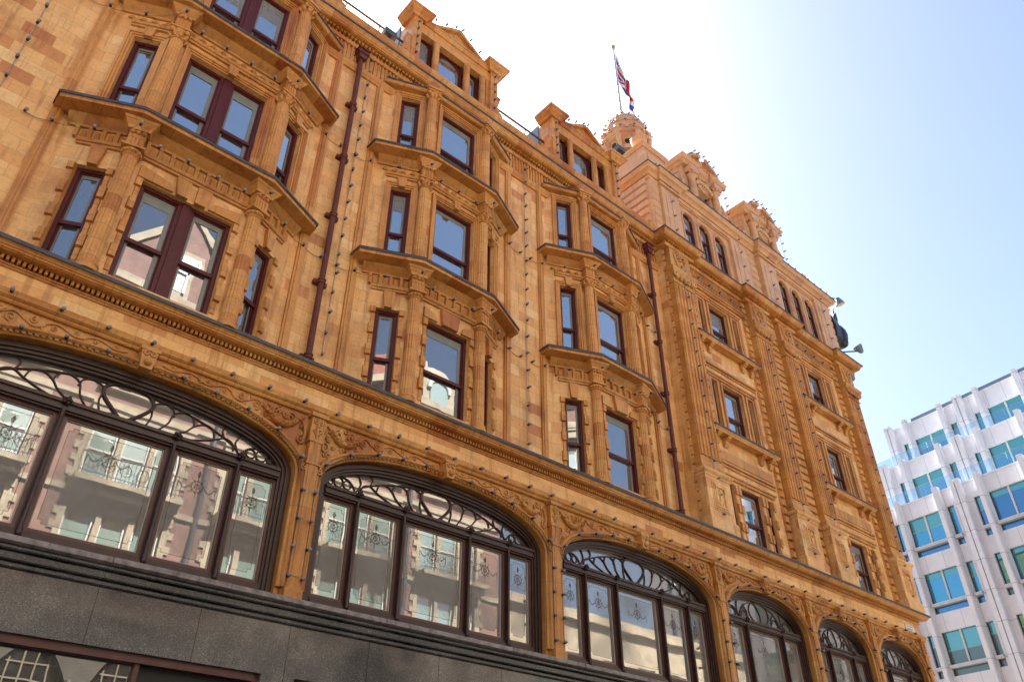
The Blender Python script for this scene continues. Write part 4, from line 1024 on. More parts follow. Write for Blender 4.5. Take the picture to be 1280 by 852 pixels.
# ornate dormers on the block
def bdormer(cx):
    X = lambda v: cx+v
    def body(b):
        for s_ in (-1, 1): b.box(F0, *sorted((X(s_*.55), X(s_*1.3))), -2.6, -.12, 25.35, 28.1)
        b.box(F0, X(-.55), X(.55), -2.5, -.15, 27.3, 28.1); b.box(F0, X(-.55), X(.55), -2.5, -.15, 25.35, 25.7)
        for i in range(6):
            z = 25.6+.42*i
            for s_ in (-1, 1): b.taper(Fr(X(-1.3), 2.6, 0, -1) if s_ < 0 else Fr(X(1.3), .1, 0, 1), .1, 2.3, z, z+.38, 0, .05, .03)
    d = one('ornate_dormer', M['old'], ST, body)
    def orn(b):
        for s_ in (-1, 1):
            b.box(F0, *sorted((X(s_*.62), X(s_*1.05))), -.12, .08, 25.4, 25.75)
            b.lathe(X(s_*.84), .0, [(.2, 25.75), (.16, 25.85), (.17, 26.6), (.15, 27.3), (.2, 27.38), (.24, 27.5)], 12)
            for q in range(6): b.ball(X(s_*.84)+.2*cos(q), -.12+.1*sin(q), 27.55+.05*(q % 2), .09, 0, 6)
            b.box(F0, *sorted((X(s_*.58), X(s_*1.12))), -.12, .24, 27.62, 27.95)
            b.tube(spiral(F0, X(s_*1.5), 25.75, -.1, .3, 1.4, pi/2, s_), .1, 7); b.prism(F0, [(X(s_*1.3), 25.4), (X(s_*1.85), 25.4), (X(s_*1.6), 25.8), (X(s_*1.42), 26.5), (X(s_*1.3), 26.9)], -.4, -.14)
            b.tube(spiral(F0, X(s_*1.42), 27.0, -.1, .17, 1.3, -pi/2, -s_), .06, 6)
            b.tube(spiral(F0, X(s_*.3), 27.62, .0, .16, 1.3, pi/2, s_), .05, 6)
        # arched tympanum with shell carving
        b.tube([F0(X(.56*cos(pi*i/14)), .0, 27.15+.42*sin(pi*i/14)) for i in range(15)], .1, 6)
        b.prism(F0, [(X(.5*cos(pi*i/14)), 27.1+.36*sin(pi*i/14)) for i in range(15)], -.3, -.06)
        for i in range(1, 8): b.tube([F0(X(0), -.05, 27.12), F0(X(.42*cos(pi*i/8)), -.02, 27.14+.3*sin(pi*i/8))], [.02, .05], 5)
        # cornice breaking up into a segmental pediment
        pp = [(X(-1.34), 2.6), (X(-1.34), -.02), (X(-.62), -.02), (X(-.62), .1), (X(.62), .1), (X(.62), -.02), (X(1.34), -.02), (X(1.34), 2.6)]
        b.sweep([(-.3, 28.0), (.04, 28.0), (.07, 28.06), (.12, 28.1), (.2, 28.14), (.22, 28.22), (.28, 28.3), (-.3, 28.36)], pp)
        m = 14; P = [(X(-1.0+2.0*i/m), 28.34+.62*sqrt(max(0, 1-(-1+2*i/m)**2))) for i in range(m+1)]
        b.prism(F0, P, -1.6, -.05)
        P2 = [(X(-1.18+2.36*i/m), 28.32+.8*sqrt(max(0, 1-(-1+2*i/m)**2))) for i in range(m+1)]
        for i in range(m):
            if 5 <= i <= 8: continue
            b.prism(F0, [P[i], P[i+1], P2[i+1], P2[i]], -1.7, .22)
        for s_ in (-1, 1):
            b.box(F0, *sorted((X(s_*.95), X(s_*1.5))), -1.2, .2, 28.34, 28.5); b.box(F0, *sorted((X(s_*.18), X(s_*.42))), -.8, .24, 28.95, 29.12)
            b.tube(spiral(F0, X(s_*.25), 29.05, .2, .14, 1.3, pi/2, -s_), .06, 6)
            b.tube(spiral(F0, X(s_*.4), 28.55, .0, .16, 1.3, pi/2, s_), .05, 6)
        b.lathe(X(0), .1, [(.18, 28.6), (.26, 28.8), (.2, 29.0), (.1, 29.1), (.16, 29.2), (.05, 29.34)], 10)
        for s_ in (-1, 1):
            for q in range(3): b.tube([F0(X(s_*(.2+.16*q)), .0, 27.55+.1*q), F0(X(s_*(.32+.17*q)), .08, 27.75+.08*q), F0(X(s_*(.24+.18*q)), .04, 27.9+.06*q)], [.05, .07, .03], 5)
            b.tube([F0(X(s_*(1.5+.12*sin(i*.9))), -.08, 26.0+.2*i) for i in range(7)], [.09, .12, .1, .08, .1, .07, .04], 6)
        for q in range(8): b.ball(X(-.7+.2*q), -.06, 28.5+.2*sin(q*1.7)**2, .08, 0, 6)
    one('dormer_carving', M['old'], d, orn)
    one('dormer_roof', M['slate'], d, lambda b: b.box(F0, X(-1.25), X(1.25), -4.2, -2.6, 25.3, 28.0))
    sash(F0, X(-.52), X(.52), 25.7, 27.3, -.25, rail=.35, fw=.07)
bdormer(22.9); bdormer(27.5)
# cupola on the corner turret
CX, CY = 22.3, 3.5
one('turret_drum', M['old'], None, lambda b: b.lathe(CX, CY, [(2.4, 25.3), (2.4, 28.0)], 8, 0, False, a0=pi/8))
def cup(b):
    b.lathe(CX, CY, [(1.05, 30.5), (1.15, 30.6), (1.15, 30.95), (1.0, 31.0), (.98, 32.35), (1.08, 32.4), (1.1, 32.5), (1.24, 32.58), (1.26, 32.7), (1.1, 32.75)], 8, 0, False, a0=pi/8)
    b.lathe(CX, CY, [(1.1, 32.7), (1.16, 33.0), (1.14, 33.4), (1.02, 33.85), (.78, 34.25), (.45, 34.5), (.2, 34.6), (.2, 34.68), (.27, 34.8), (.2, 34.95), (.1, 35.1), (.13, 35.2), (.03, 35.4)], 16)
    for i in range(8):
        a = 2*pi*i/8
        x, y = CX+1.0*cos(a+pi/8), CY+1.0*sin(a+pi/8)
        b.lathe(x, y, [(.15, 31.0), (.12, 31.1), (.12, 32.2), (.16, 32.3), (.16, 32.42)], 8)
        b.ball(CX+1.24*cos(a+pi/8), CY+1.24*sin(a+pi/8), 32.85, .15, 0, 8)
        b.ball(CX+1.2*cos(a), CY+1.2*sin(a), 32.8, .11, 0, 8)
        for j in range(5): r = (1.18, 1.16, 1.05, .82, .5)[j]; b.ball(CX+r*cos(a+pi/8), CY+r*sin(a+pi/8), 33.1+.33*j, .085, 0, 6)
        b.tube([(CX+(1.28-.1*j)*cos(a+pi/8), CY+(1.28-.1*j)*sin(a+pi/8), 32.5-.42*j-.1*(j % 2)) for j in range(4)], [.1, .13, .09, .05], 6)
        b.box(Fr(CX+1.1*cos(a), CY+1.1*sin(a), -sin(a), cos(a)), -.22, .22, -.1, .1, 31.2, 31.42)
        fr = Fr(CX+.9*cos(a), CY+.9*sin(a), -sin(a), cos(a))
        b.tube([fr(.2*cos(2*pi*q/14), .03, 31.95+.24*sin(2*pi*q/14)) for q in range(15)], .05, 5)
cu = one('cupola', M['old'], ST, cup)
bpy.data.objects['turret_drum'].parent = ST
for i in range(8):
    def cuo(b):
        a = 2*pi*i/8; fr = Fr(CX+.9*cos(a), CY+.9*sin(a), -sin(a), cos(a))
        b.prism(fr, [(.2*cos(2*pi*q/12), 31.95+.24*sin(2*pi*q/12)) for q in range(12)], -.06, .02)
    one('cupola_opening', M['dark'], cu, cuo)
one('copper_dome', M['copper'], cu, lambda b: b.lathe(CX, CY, [(2.6, 28.0), (2.55, 28.3), (2.3, 29.2), (1.8, 30.1), (1.25, 30.55), (1.1, 30.65)], 20))

# ================================================================== flag and pole
px_, py_ = CX+.22, CY+.2
def pole(b):
    b.lathe(px_, py_, [(.075, 34.2), (.07, 37), (.055, 41.2)], 8)
    b.lathe(px_, py_, [(.04, 41.2), (.11, 41.25), (.13, 41.36), (.1, 41.46), (.02, 41.5)], 10, 1)
    for z in (36.0, 37.9): b.lathe(px_, py_, [(.05, z), (.09, z+.02), (.09, z+.07), (.05, z+.09)], 8, 1)
tag(one('flagpole', [M['pole'], M['gilt']], None, pole), 'slim white flagpole rising above the domed cupola on the roof', 'flagpole')
def ujack(s, t):   # s along fly (0..2), t across hoist (0..1)
    x, y = s-1.0, t-.5
    if abs(x) < .1 or abs(y) < .1: return 0
    if abs(x) < .167 or abs(y) < .167: return 2
    dd = abs(abs(y)*2-abs(x)) / sqrt(5)
    q = (abs(y)*2-abs(x))/sqrt(5)*(1 if x*y > 0 else -1)*(1 if x > 0 else -1)
    if 0 <= q < .066: return 0
    if dd < .1: return 2
    return 1
def flag(b):
    NS, NT = 64, 32
    def P(s, t):
        # limp flag: the fly drops straight down beside the pole and gathers in folds
        q = s/2.0; c = 1-t
        z = 40.75-c*2.5*(1-.55*q)-5.0*q**1.05
        out = .08+.62*sin(min(1.0, q*1.25)*pi*.5)*(1-.25*c)+.25*q*c
        fold = .22*sin(6.5*s+4*t)*q+.12*sin(13*s-3*t)*q
        return (px_+.03+out*.80+fold*.35, py_+.02-out*.5+fold, z)
    v = [P(2*i/NS, j/NT) for j in range(NT+1) for i in range(NS+1)]
    bse = len(b.v); b.v.extend(v)
    for j in range(NT):
        for i in range(NS):
            a = bse+j*(NS+1)+i; b.f.append((a, a+1, a+NS+2, a+NS+1)); b.m.append(ujack(2*(i+.5)/NS, (j+.5)/NT)); b.s.append(True)
tag(one('flag', [M['fred'], M['fblue'], M['fwhite']], None, flag), 'limp red, white and blue Union flag hanging from the rooftop flagpole', 'flag')

# ================================================================== roof railings
def railing(x0, x1, label):
    o = empty('roof_railing', label, 'railing', 'railings along the roof edge'); o.location = ((x0+x1)/2, .3, 22.2)
    q = lambda b: None
    def rails(b):
        b.tube([(x0-o.location.x, 0, 1.05), (x1-o.location.x, 0, 1.05)], .042, 6)
    one('handrail', M['iron'], o, rails)
    n = max(2, int((x1-x0)/1.2))
    for i in range(n+1):
        x = x0+(x1-x0)*(i+.2)/n-o.location.x
        if x+o.location.x < x1: one('post', M['iron'], o, lambda b: b.tube([(x, .0, 0), (x, .0, 1.05)] if i % 2 else [(x, .25, 0), (x, .25, .35), (x, .0, 1.05)], .022, 5))
railing(5.0, 7.3, 'thin dark roof railing left of the middle gabled dormer')
railing(10.95, 13.3, 'thin dark roof railing between the two gabled dormers')
# small floodlight on the parapet
def pflood(x, y, z, label):
    def f(b):
        b.box(Fr(x, y), -.05, .05, -.05, .05, z, z+.15); b.prism(Fr(x-.2, y, 0, -1), [(-.12, z+.12), (.16, z+.14), (.13, z+.42), (-.1, z+.36)], -.4, 0); b.tube([(x, y, z), (x, y, z-.2)], .03, 5)
    tag(one('floodlight', M['iron'], None, f), label, 'floodlight', 'floodlights on the building')
pflood(6.55, -.05, 22.25, 'small grey floodlight on the parapet left of the middle gabled dormer')
pflood(17.9, .6, 26.3, 'small dark floodlight beside the ball urn, below the domed cupola')

# ================================================================== floodlights on the corner and the emblem
def armlamp(base, tip, aim, label, lens=False):
    o = empty('floodlight', label, 'floodlight', 'floodlights on the building'); o.location = base
    r = [tip[i]-base[i] for i in range(3)]
    one('arm', M['iron'], o, lambda b: (b.tube([(0, 0, 0), tuple(r)] if not lens else [(0, 0, 0), (r[0]*.85, r[1]*.85, r[2]*.98), (r[0]*.97, r[1]*.97, r[2]), tuple(r)], .035, 6), b.lathe(0, 0, [(.07, -.05), (.07, .05)], 8)))
    def head(b):
        p = [(r[0]+aim[0]*t, r[1]+aim[1]*t, r[2]+aim[2]*t) for t in (-.12, -.05, .05, .18, .3)]
        b.tube(p, [.05, .12, .15, .21, .23], 12)
        b.tube([(r[0], r[1], r[2]-.08), (r[0], r[1], r[2]+.05)], .05, 6)
    one('lamp_head', M['slate'], o, head)
    one('lens', M['lampglass'] if lens else M['signw'], o, lambda b: b.tube([(r[0]+aim[0]*.29, r[1]+aim[1]*.29, r[2]+aim[2]*.29), (r[0]+aim[0]*.32, r[1]+aim[1]*.32, r[2]+aim[2]*.32)], .19, 12))
armlamp((31.76, .05, 25.0), (33.45, -.25, 26.35), (.25, -.1, -.96), 'upper floodlight with a warm lens on a swan neck arm above the black emblem', True)
armlamp((31.76, .3, 22.6), (33.6, -.55, 23.1), (-.55, .2, .8), 'middle floodlight on a long straight arm below the black emblem')
armlamp((31.76, .3, 22.0), (33.3, .1, 21.7), (-.5, .1, .85), 'lowest floodlight on a short arm beside the corner pilaster capital')
EM = empty('wall_emblem', 'black sculpted emblem with upright horns projecting from the side wall near the roof corner', 'emblem'); EM.location = (31.8, -.05, 23.0)
FE = Fr(0, 0, 0, 1)
def em(b):
    b.prism(FE, [(-.15, .0), (.25, .0), (.55, .3), (.6, .9), (.5, 1.5), (.1, 1.75), (-.3, 1.5), (-.4, .9), (-.35, .3)], .0, .5)
    b.ball(.85, .0, .75, .46, 0, 10, 1.5); b.ball(.85, .1, 1.35, .3, 0, 10, 1.2); b.ball(.78, -.15, .3, .3, 0, 8); b.ball(.5, .1, 1.0, .4, 0, 8)
    b.tube([(.85, .0, 1.4), (.88, -.05, 1.8), (.92, -.08, 2.1), (.95, -.1, 2.5)], [.16, .1, .06, .025], 7)
    b.tube([(.95, .05, 1.4), (1.15, .05, 1.7), (1.26, .0, 2.0), (1.24, -.05, 2.4)], [.16, .1, .07, .025], 7)
    b.tube([(.45, .1, 1.2), (.55, .1, 1.7), (.58, .1, 2.2)], [.22, .14, .04], 7); b.tube([(.32, .2, 1.2), (.38, .2, 1.65), (.4, .2, 2.0)], [.2, .14, .04], 7)
    for i in range(6): b.ball(.95+.12*sin(i*2.1), -.1+.1*cos(i), .25+.24*i, .13, 0, 7)
one('supporter', M['crest'], EM, em)
one('gilded_scroll', M['gilt'], EM, lambda b: (b.tube([(1.1, .1, 1.65), (1.25, .0, 1.4), (1.32, -.05, 1.1), (1.28, -.05, .85)], [.04, .08, .08, .03], 6), b.ball(1.25, -.05, .5, .13, 0, 8, 1.6)))

# ================================================================== street sign
SG = empty('street_sign', 'small white enamel street name plate on the orange wall at the building corner', 'sign'); SG.location = gmap((31.45, -.061, 9.67))
one('plate', M['signw'], SG, lambda b: b.box(Fr(0, 0), -.33, .33, .0, .022, -.175, .195))
one('border', M['signg'], SG, lambda b: (b.box(Fr(0, 0), -.345, .345, .0, .012, .195, .21), b.box(Fr(0, 0), -.345, .345, .0, .012, -.19, -.175), b.box(Fr(0, 0), -.345, -.33, 0, .012, -.175, .195), b.box(Fr(0, 0), .33, .345, 0, .012, -.175, .195)))
def slet0(b):
    for i in range(11): b.box(Fr(0, 0), -.26+.047*i, -.26+.047*i+.033, .022, .025, .12, .15, 1)
def slet(b, r, z):
    for i in range(r): b.box(Fr(0, 0), -.22+.068*i, -.22+.068*i+.045, .022, .025, z, z+.075, 0)
one('lettering', [M['signg'], M['signr']], SG, slet0)
for r, z in ((6, 0.0), (7, -.12)): one('lettering', M['signg'], SG, lambda b: slet(b, r, z))

# ================================================================== light strings
BM = MB()
BM.lathe(0, 0, [(.022, 0), (.03, .012), (.03, .055), (.022, .06)], 8, 1); BM.ball(0, 0, .088, .038, 0, 8)
bulb0 = BM.build('bulb', [M['bulb'], M['socket']])
bulb_used = [False]
def place(parent, loc, rot):
    if not bulb_used[0]: o = bulb0; bulb_used[0] = True
    else: o = bulb0.copy(); COL.objects.link(o)
    o.parent = parent; o.location = [loc[i]-parent.location[i] for i in range(3)]; o.rotation_euler = rot
OUT = (radians(90), 0, 0)
def string(pts, label, group, cable=True, sag=.03, rot=OUT, cm='cabled', r=.007, ground=False):
    """pts: bulb positions; the cable droops a little from bulb to bulb"""
    if ground: pts = [gmap(p) for p in pts]
    o = empty('light_string', label, 'light string', group); o.location = pts[0]
    L0 = pts[0]
    if cable and len(pts) > 1:
        c = []
        for a, b2 in zip(pts[:-1], pts[1:]):
            for i in range(4):
                t = i/4; s_ = random.uniform(.4, 1.2)*sag*4*t*(1-t) if i == 2 else sag*3*t*(1-t)
                c.append((a[0]+(b2[0]-a[0])*t-L0[0], a[1]+(b2[1]-a[1])*t+.012-L0[1], a[2]+(b2[2]-a[2])*t-s_-L0[2]))
        c.append(tuple(pts[-1][i]-L0[i] for i in range(3)))
        one('cable', M[cm], o, lambda b: b.tube(c, r, 4))
    for p in pts:
        place(o, p, (rot[0]+random.uniform(-.25, .25), random.uniform(-.2, .2), random.uniform(-.3, .3)))
    return o
G1 = 'strings of bulbs along the shopfront'
x = -.95; P = []
while x < 31.9: P.append((x, -.19, 9.535)); x += .753
string(P, 'long string of bulbs along the roll moulding above all the arches', G1, ground=True)
nm = ['widest arch at the far left', 'second arch from the left', 'third wide arch from the left', 'first of the three narrow arches', 'middle one of the three narrow arches', 'last narrow arch by the building corner']
for i, (a, c, k) in enumerate(ARCH):
    uc, hw = (a+c)/2, (c-a)/2; P = []
    for z in (6.12, 6.66, 7.19, 7.74): P.append((a-.13, -.2, z))
    n = 11 if k == 5 else 8
    for j in range(n):
        t = -cos(pi*(j+.0)/(n-1))*1.0; t = max(-.985, min(.985, (-1+2*j/(n-1))*1.02)); P.append((uc+t*(hw+.05), -.19, acurve(t)+.09))
    for z in (7.74, 7.19, 6.66, 6.12): P.append((c+.13, -.2, z))
    string(P, 'string of bulbs framing the '+nm[i], G1, ground=True)
G2 = 'strings of bulbs hung down the upper wall'
def vstr(x, z0, z1, step, label, y=-.03, dx=0.0):
    n = int((z1-z0)/step); string([(x+dx*i/n, y-random.uniform(0, .015), z1-(z1-z0)*i/n) for i in range(n+1)], label, G2, sag=0, cm='cable', r=.010)
vstr(-.95, 10.6, 19.9, .54, 'string of bulbs hanging down the wall at the far left edge', dx=.0)
vstr(6.12, 10.85, 20.9, .53, 'string of bulbs hanging down the wall just right of the brown drainpipe')
vstr(12.0, 10.8, 21.2, .53, 'string of bulbs hanging midway between the two single window bays')
for (a, c), nme in zip(((18.62, 19.86), (23.62, 24.86), (25.70, 26.80), (30.5, 31.64)), ('left edge pilaster beside the second drainpipe', 'left one of the two paired pilasters', 'right one of the two paired pilasters', 'pilaster at the building corner')):
    vstr((a+c)/2, 10.75, 20.6, .56, 'string of bulbs down the '+nme, y=-.63)
for (a, c, dd), nme in zip(((19.15, 20.25, .18), (23.75, 24.95, .18), (25.75, 27.0, .30), (30.2, 31.4, .30)), ('at its left end', 'just right of the left arched trio', 'just left of the right arched trio', 'at the building corner')):
    vstr((a+c)/2, 21.8, 24.9, .62, 'short string of bulbs on the attic storey '+nme, y=-dd-.15)
G3 = 'strings of bulbs under the bay canopies'
for cx, half, fh, nme in ((2.62, 2.72, 1.36, 'wide double window bay at the left'), (8.93, 2.48, 1.09, 'middle bay'), (15.02, 2.5, 1.05, 'right hand bay beside the second drainpipe')):
    for z, lv in ((13.38, 'lower'), (17.06, 'upper')):
        P = [(cx-half-.35, -.03, z-.05), (cx-half+.1, -.07, z), (cx-half+.75, -.37, z), (cx-fh+.02, -.93, z+.12)]
        n = 4 if half > 2.6 else 3
        P += [(cx-fh+.07+(2*fh-.14)*(i+.7)/(n+.4), -.72, z) for i in range(n)]
        P += [(cx+fh-.02, -.93, z+.12), (cx+half-.75, -.37, z), (cx+half-.1, -.07, z), (cx+half+.35, -.03, z-.05)]
        string(P, 'string of bulbs under the %s canopy of the %s' % (lv, nme), G3, sag=.06)
G4 = 'strings of bulbs along the roofline'
string([(x*1.05-.6, -.07, 20.68) for x in range(0, 19) if not any(abs(x*1.05-.6-c) < 1.75 for c in (2.62, 8.93, 15.02))], 'row of bulbs along the fluted frieze below the main cornice', G4, cable=False)
for c, nme in ((W1, 'left'), (W2, 'right')):
    string([(c-1.7+.68*i, -.38, 20.62) for i in range(6)], 'row of bulbs on the ribbed frieze above the %s window column of the end block' % nme, G4, sag=.03)
for cx, k, nme in ((9.05, 1.0, 'middle'), (15.05, 1.0, 'right hand')):
    P = [(cx-1.57*k, -.12, z) for z in (22.5, 22.9, 23.3, 23.7, 24.1)]+[(cx-1.35*k, -.18, 24.62), (cx-1.0*k, -.19, 24.6), (cx-.6*k, -.19, 24.78), (cx-.2*k, -.19, 25.03), (cx+.05*k, -.19, 25.12), (cx+.4*k, -.19, 24.92), (cx+.8*k, -.19, 24.65), (cx+1.2*k, -.18, 24.56)]+[(cx+1.57*k, -.12, z) for z in (24.1, 23.7, 23.3, 22.9, 22.5)]
    string(P, 'string of bulbs outlining the %s gabled dormer' % nme, G4, sag=.02)
string([(18.7+.55*i, -.45-(.1 if 18.7+.55*i > 25.7 else 0), 25.42) for i in range(25)], 'string of bulbs along the top cornice of the end block', G4, sag=.02)
for cx, nme in ((22.9, 'left'), (27.5, 'right')):
    string([(cx-1.25, -.2, 28.38), (cx-.95, -.25, 28.68)]+[(cx-.7+.35*i, -.27, 29.0+.12*sin(i)) for i in range(5)]+[(cx+1.0, -.25, 28.65), (cx+1.35, -.22, 28.4), (cx+1.33, -.2, 27.9), (cx+1.33, -.2, 27.4), (cx+1.33, -.2, 26.9), (cx+1.33, -.2, 26.4), (cx+1.33, -.2, 25.9)], 'string of bulbs over the curved pediment of the %s ornate dormer' % nme, G4, sag=.02)
P = []
for j, (rr, zz) in enumerate(((1.3, 32.8), (1.2, 33.3), (1.08, 33.8), (.7, 34.35))):
    for i in range(12): P.append((CX+rr*cos(2*pi*i/12+.2*j), CY+rr*sin(2*pi*i/12+.2*j), zz))
string(P, 'string of bulbs wound round the domed cupola', G4, sag=.02)

# ================================================================== white office building
OA = radians(8.4)
OB = empty('office_building', 'white stone office block with projecting fins and blue glass behind the orange store', 'building'); OB.location = (52, 0, 0)
# own frame: u runs towards +y (image left), outward is -x
class FO(Fr): pass
UD = (sin(OA), cos(OA)); ND = (-cos(OA), sin(OA))
class FrO:
    def __init__(s, back=0.0): s.b = back
    def __call__(s, u, d, z): return (u*UD[0]+(d-s.b)*ND[0], u*UD[1]+(d-s.b)*ND[1], z)
PER = 5.63; WCS = [5.92+PER*i for i in range(-5, 2)]
UMIN, UMAX = -26.0, 15.2
TIERS = [(0.0, -.0, 23.05, UMAX, [(21.95-3.62*i, 20.05-3.62*i) for i in range(6)]), (2.2, 23.05, 26.86, UMAX, [(25.62, 23.4)]), (4.4, 26.86, 30.7, 8.95, [(29.35, 27.2)])]
for ti, (bk, zb, zt, um, wins) in enumerate(TIERS):
    fr = FrO(bk)
    cs = [c for c in WCS if c < um]
    holes = []
    for c in cs:
        for zt_, zb_ in wins:
            lo = zb_-.62 if ti == 0 else zb_
            if c+1.19 < um: holes.append((c-1.19, c+1.19, lo, zt_))
            holes.append((c-2.13, c-1.66, lo, zt_))
            if c+2.13 < um: holes.append((c+1.66, c+2.13, lo, zt_))
    def ow(b):
        b.wall(fr, UMIN, um, zb+(.0 if ti else .1), zt, holes, 0, .22)
        b.box(fr, UMIN, um, -20, -.4, zb+(.0 if ti else .1), zt-.05)
        b.quad(fr(UMIN, 0, zt), fr(um, 0, zt), fr(um, -2.6, zt), fr(UMIN, -2.6, zt)); b.quad(fr(um, 0, zb), fr(um, 0, zt), fr(um, -18, zt), fr(um, -18, zb))
        b.box(fr, UMIN, um, -.0, .06, zt-.04, zt+.05)
    one('wall', M['wstone'], OB, ow)
    vis = [c for c in cs if -7 < c]
    for c in cs:
        for zt_, zb_ in wins:
            if zt_ < 9: 
                pass
            for u0, u1, big in ((c-1.19, c+1.19, 1), (c-2.13, c-1.66, 0), (c+1.66, c+2.13, 0)):
                if u1 > um: continue
                lo = zb_-.62 if ti == 0 else zb_
                def fm(b):
                    if big: b.box(fr, c-.05, c+.05, -.2, -.08, zb_, zt_)
                    b.box(fr, u0, u0+.05, -.2, -.12, lo, zt_, 1); b.box(fr, u1-.05, u1, -.2, -.12, lo, zt_, 1)
                    if ti == 0:
                        b.box(fr, u0-.02, u1+.02, -.2, .16, zb_-.2, zb_-.02, 2); b.box(fr, u0-.02, u1+.02, .0, .19, zb_-.1, zb_-.02, 2)
                w = one('window', [M['white'], M['iron'], M['wsill']], OB, fm)
                low = ti == 0 and zt_ < 15.5
                bh = random.choice((.38, .38, .55, .9)) if ti == 0 else .9
                if low: bh = random.choice((.7, .9, 1.1))
                one('pane', M['solard'] if low else M[random.choice(('solar', 'solar', 'solarb'))], w, lambda b: b.box(fr, u0+.05, u1-.05, -.21, -.17+random.uniform(-.003, .003), zb_, zt_-bh))
                def tp(b):
                    z1 = zt_-bh
                    b.box(fr, u0+.05, u1-.05, -.21, -.175, z1+(.0), zt_, 0 if ti else 1); b.box(fr, u0+.05, u1-.05, -.21, -.162, z1-.02, z1+.1, 0)
                one('blind_band', [M['tealblind'] if (low or bh > .5 and ti == 0) else M['solarg'], M['solarg']], w, tp)
                if ti == 0: one('lower_pane', M['solard'] if low else M['solarb'], w, lambda b: b.box(fr, u0+.05, u1-.05, -.21, -.175, lo, zb_-.2))
        for s_ in (-1.42, 1.42):
            if c+s_ > um: continue
            top = zt+(.28 if ti < 2 else .3)
            one('fin', M['wfin'], OB, lambda b: (b.box(fr, c+s_-.17, c+s_+.17, .0, .36, zb+(.15 if not ti else .06), top), b.box(fr, c+s_-.13, c+s_+.13, .36, .42, zb+(.15 if not ti else .06), top)))
        u = c+PER/2
        if u < um+.3:
            one('double_fin', M['wfin'], OB, lambda b: (b.box(fr, u-.3, u-.03, .0, .40, zb+.15, zt+.3), b.box(fr, u+.03, u+.3, .0, .40, zb+.15, zt+.3), b.box(fr, u-.03, u+.03, 0, .2, zb+.15, zt+.2)))
for bk, z, um in ((.25, 23.1, UMAX), (2.45, 26.9, UMAX)):
    fr = FrO(bk)
    u = UMIN+.5
    while u < um:
        one('glass_balustrade', M['clear'], OB, lambda b: b.box(fr, u, min(u+2.75, um), -.02, .0, z, z+.95)); u += 2.815
fr = FrO(4.7); one('roof_edge', M['slate'], OB, lambda b: b.box(fr, UMIN, 6.9, -.6, .35, 30.72, 31.0))

# ================================================================== buildings across the street (they show in the glass)
YB = -18.2
FOPP = Fr(32, YB, -1, 0)     # u runs towards -x, outward towards +y
BB = empty('brick_mansion', 'red brick mansion block with cream stone dressings across the street, seen mirrored in the windows', 'building')
def U(x): return 32-x
wx = [-15.5, -9.8, -4.0, 1.9, 7.5, 13.0, 18.0, 23.2]
rows = [(14.35, 16.95), (10.6, 13.3), (18.3, 20.7)]
hol = [(U(x)-1.75, U(x)+1.75, a, c) for x in wx for a, c in rows]
one('wall', M['brick'], BB, lambda b: (b.wall(FOPP, U(26.5), U(-19), 9.6, 23.0, hol, 0, .3), b.box(FOPP, U(26.5), U(-19), -14, -.35, .1, 23)))
def dress(b):
    for z0, z1, d in ((9.4, 9.75, .22), (13.72, 13.95, .12), (17.5, 17.7, .14), (21.3, 21.6, .16), (22.8, 23.2, .35)): b.box(FOPP, U(26.5), U(-19), 0, d, z0, z1)
    for x in wx:
        for a, c in rows:
            for s_ in (-1, 1):
                b.box(FOPP, *sorted((U(x)+s_*1.75, U(x)+s_*2.0)), 0, .08, a, c)
                z = a
                while z < c-.1: b.box(FOPP, *sorted((U(x)+s_*2.0, U(x)+s_*2.2)), 0, .07, z, z+.28); z += .56
            for v in (-.62, .62): b.box(FOPP, U(x)+v-.11, U(x)+v+.11, -.28, .02, a, c)
            b.box(FOPP, U(x)-2.05, U(x)+2.05, 0, .12, c, c+.42); b.box(FOPP, U(x)-2.1, U(x)+2.1, 0, .2, c+.42, c+.52)
            b.box(FOPP, U(x)-2.1, U(x)+2.1, 0, .22, a-.14, a)
one('stone_dressing', M['cream'], BB, dress)
for x in wx:
    for a, c in rows:
        def wf(b):
            for u0, u1 in ((-1.72, -.75), (-.49, .49), (.75, 1.72)):
                b.box(FOPP, U(x)+u0, U(x)+u0+.06, -.28, -.14, a, c); b.box(FOPP, U(x)+u1-.06, U(x)+u1, -.28, -.14, a, c); b.box(FOPP, U(x)+u0, U(x)+u1, -.28, -.14, c-.07, c); b.box(FOPP, U(x)+u0, U(x)+u1, -.28, -.14, a, a+.07); b.box(FOPP, U(x)+u0, U(x)+u1, -.28, -.15, (a+c)/2-.03, (a+c)/2+.03)
        w = one('window', M['white'], BB, wf)
        one('pane', M['gl_opp'], w, lambda b: b.box(FOPP, U(x)-1.7, U(x)+1.7, -.26, -.22, a+.05, c-.05))
    # iron balcony
    def bal(b):
        b.box(FOPP, U(x)-2.0, U(x)+2.0, 0.22, .85, 14.0, 14.2, 1)
        b.box(FOPP, U(x)-2.0, U(x)+2.0, 0.22, .6, 13.75, 14.0, 1)
        b.tube([FOPP(U(x)-1.95, .8, 15.1), FOPP(U(x)+1.95, .8, 15.1)], .03, 4); b.tube([FOPP(U(x)-1.95, .8, 14.35), FOPP(U(x)+1.95, .8, 14.35)], .02, 4)
        for i in range(27): b.tube([FOPP(U(x)-1.95+.15*i, .8, 14.2), FOPP(U(x)-1.95+.15*i, .8, 15.1)], .012, 4)
        for i in range(6): b.tube([FOPP(U(x)-1.6+.64*i+.22*cos(q*pi/6), .81, 14.72+.22*sin(q*pi/6)) for q in range(13)], .018, 4)
    one('balcony', [M['iron'], M['cream']], BB, bal)
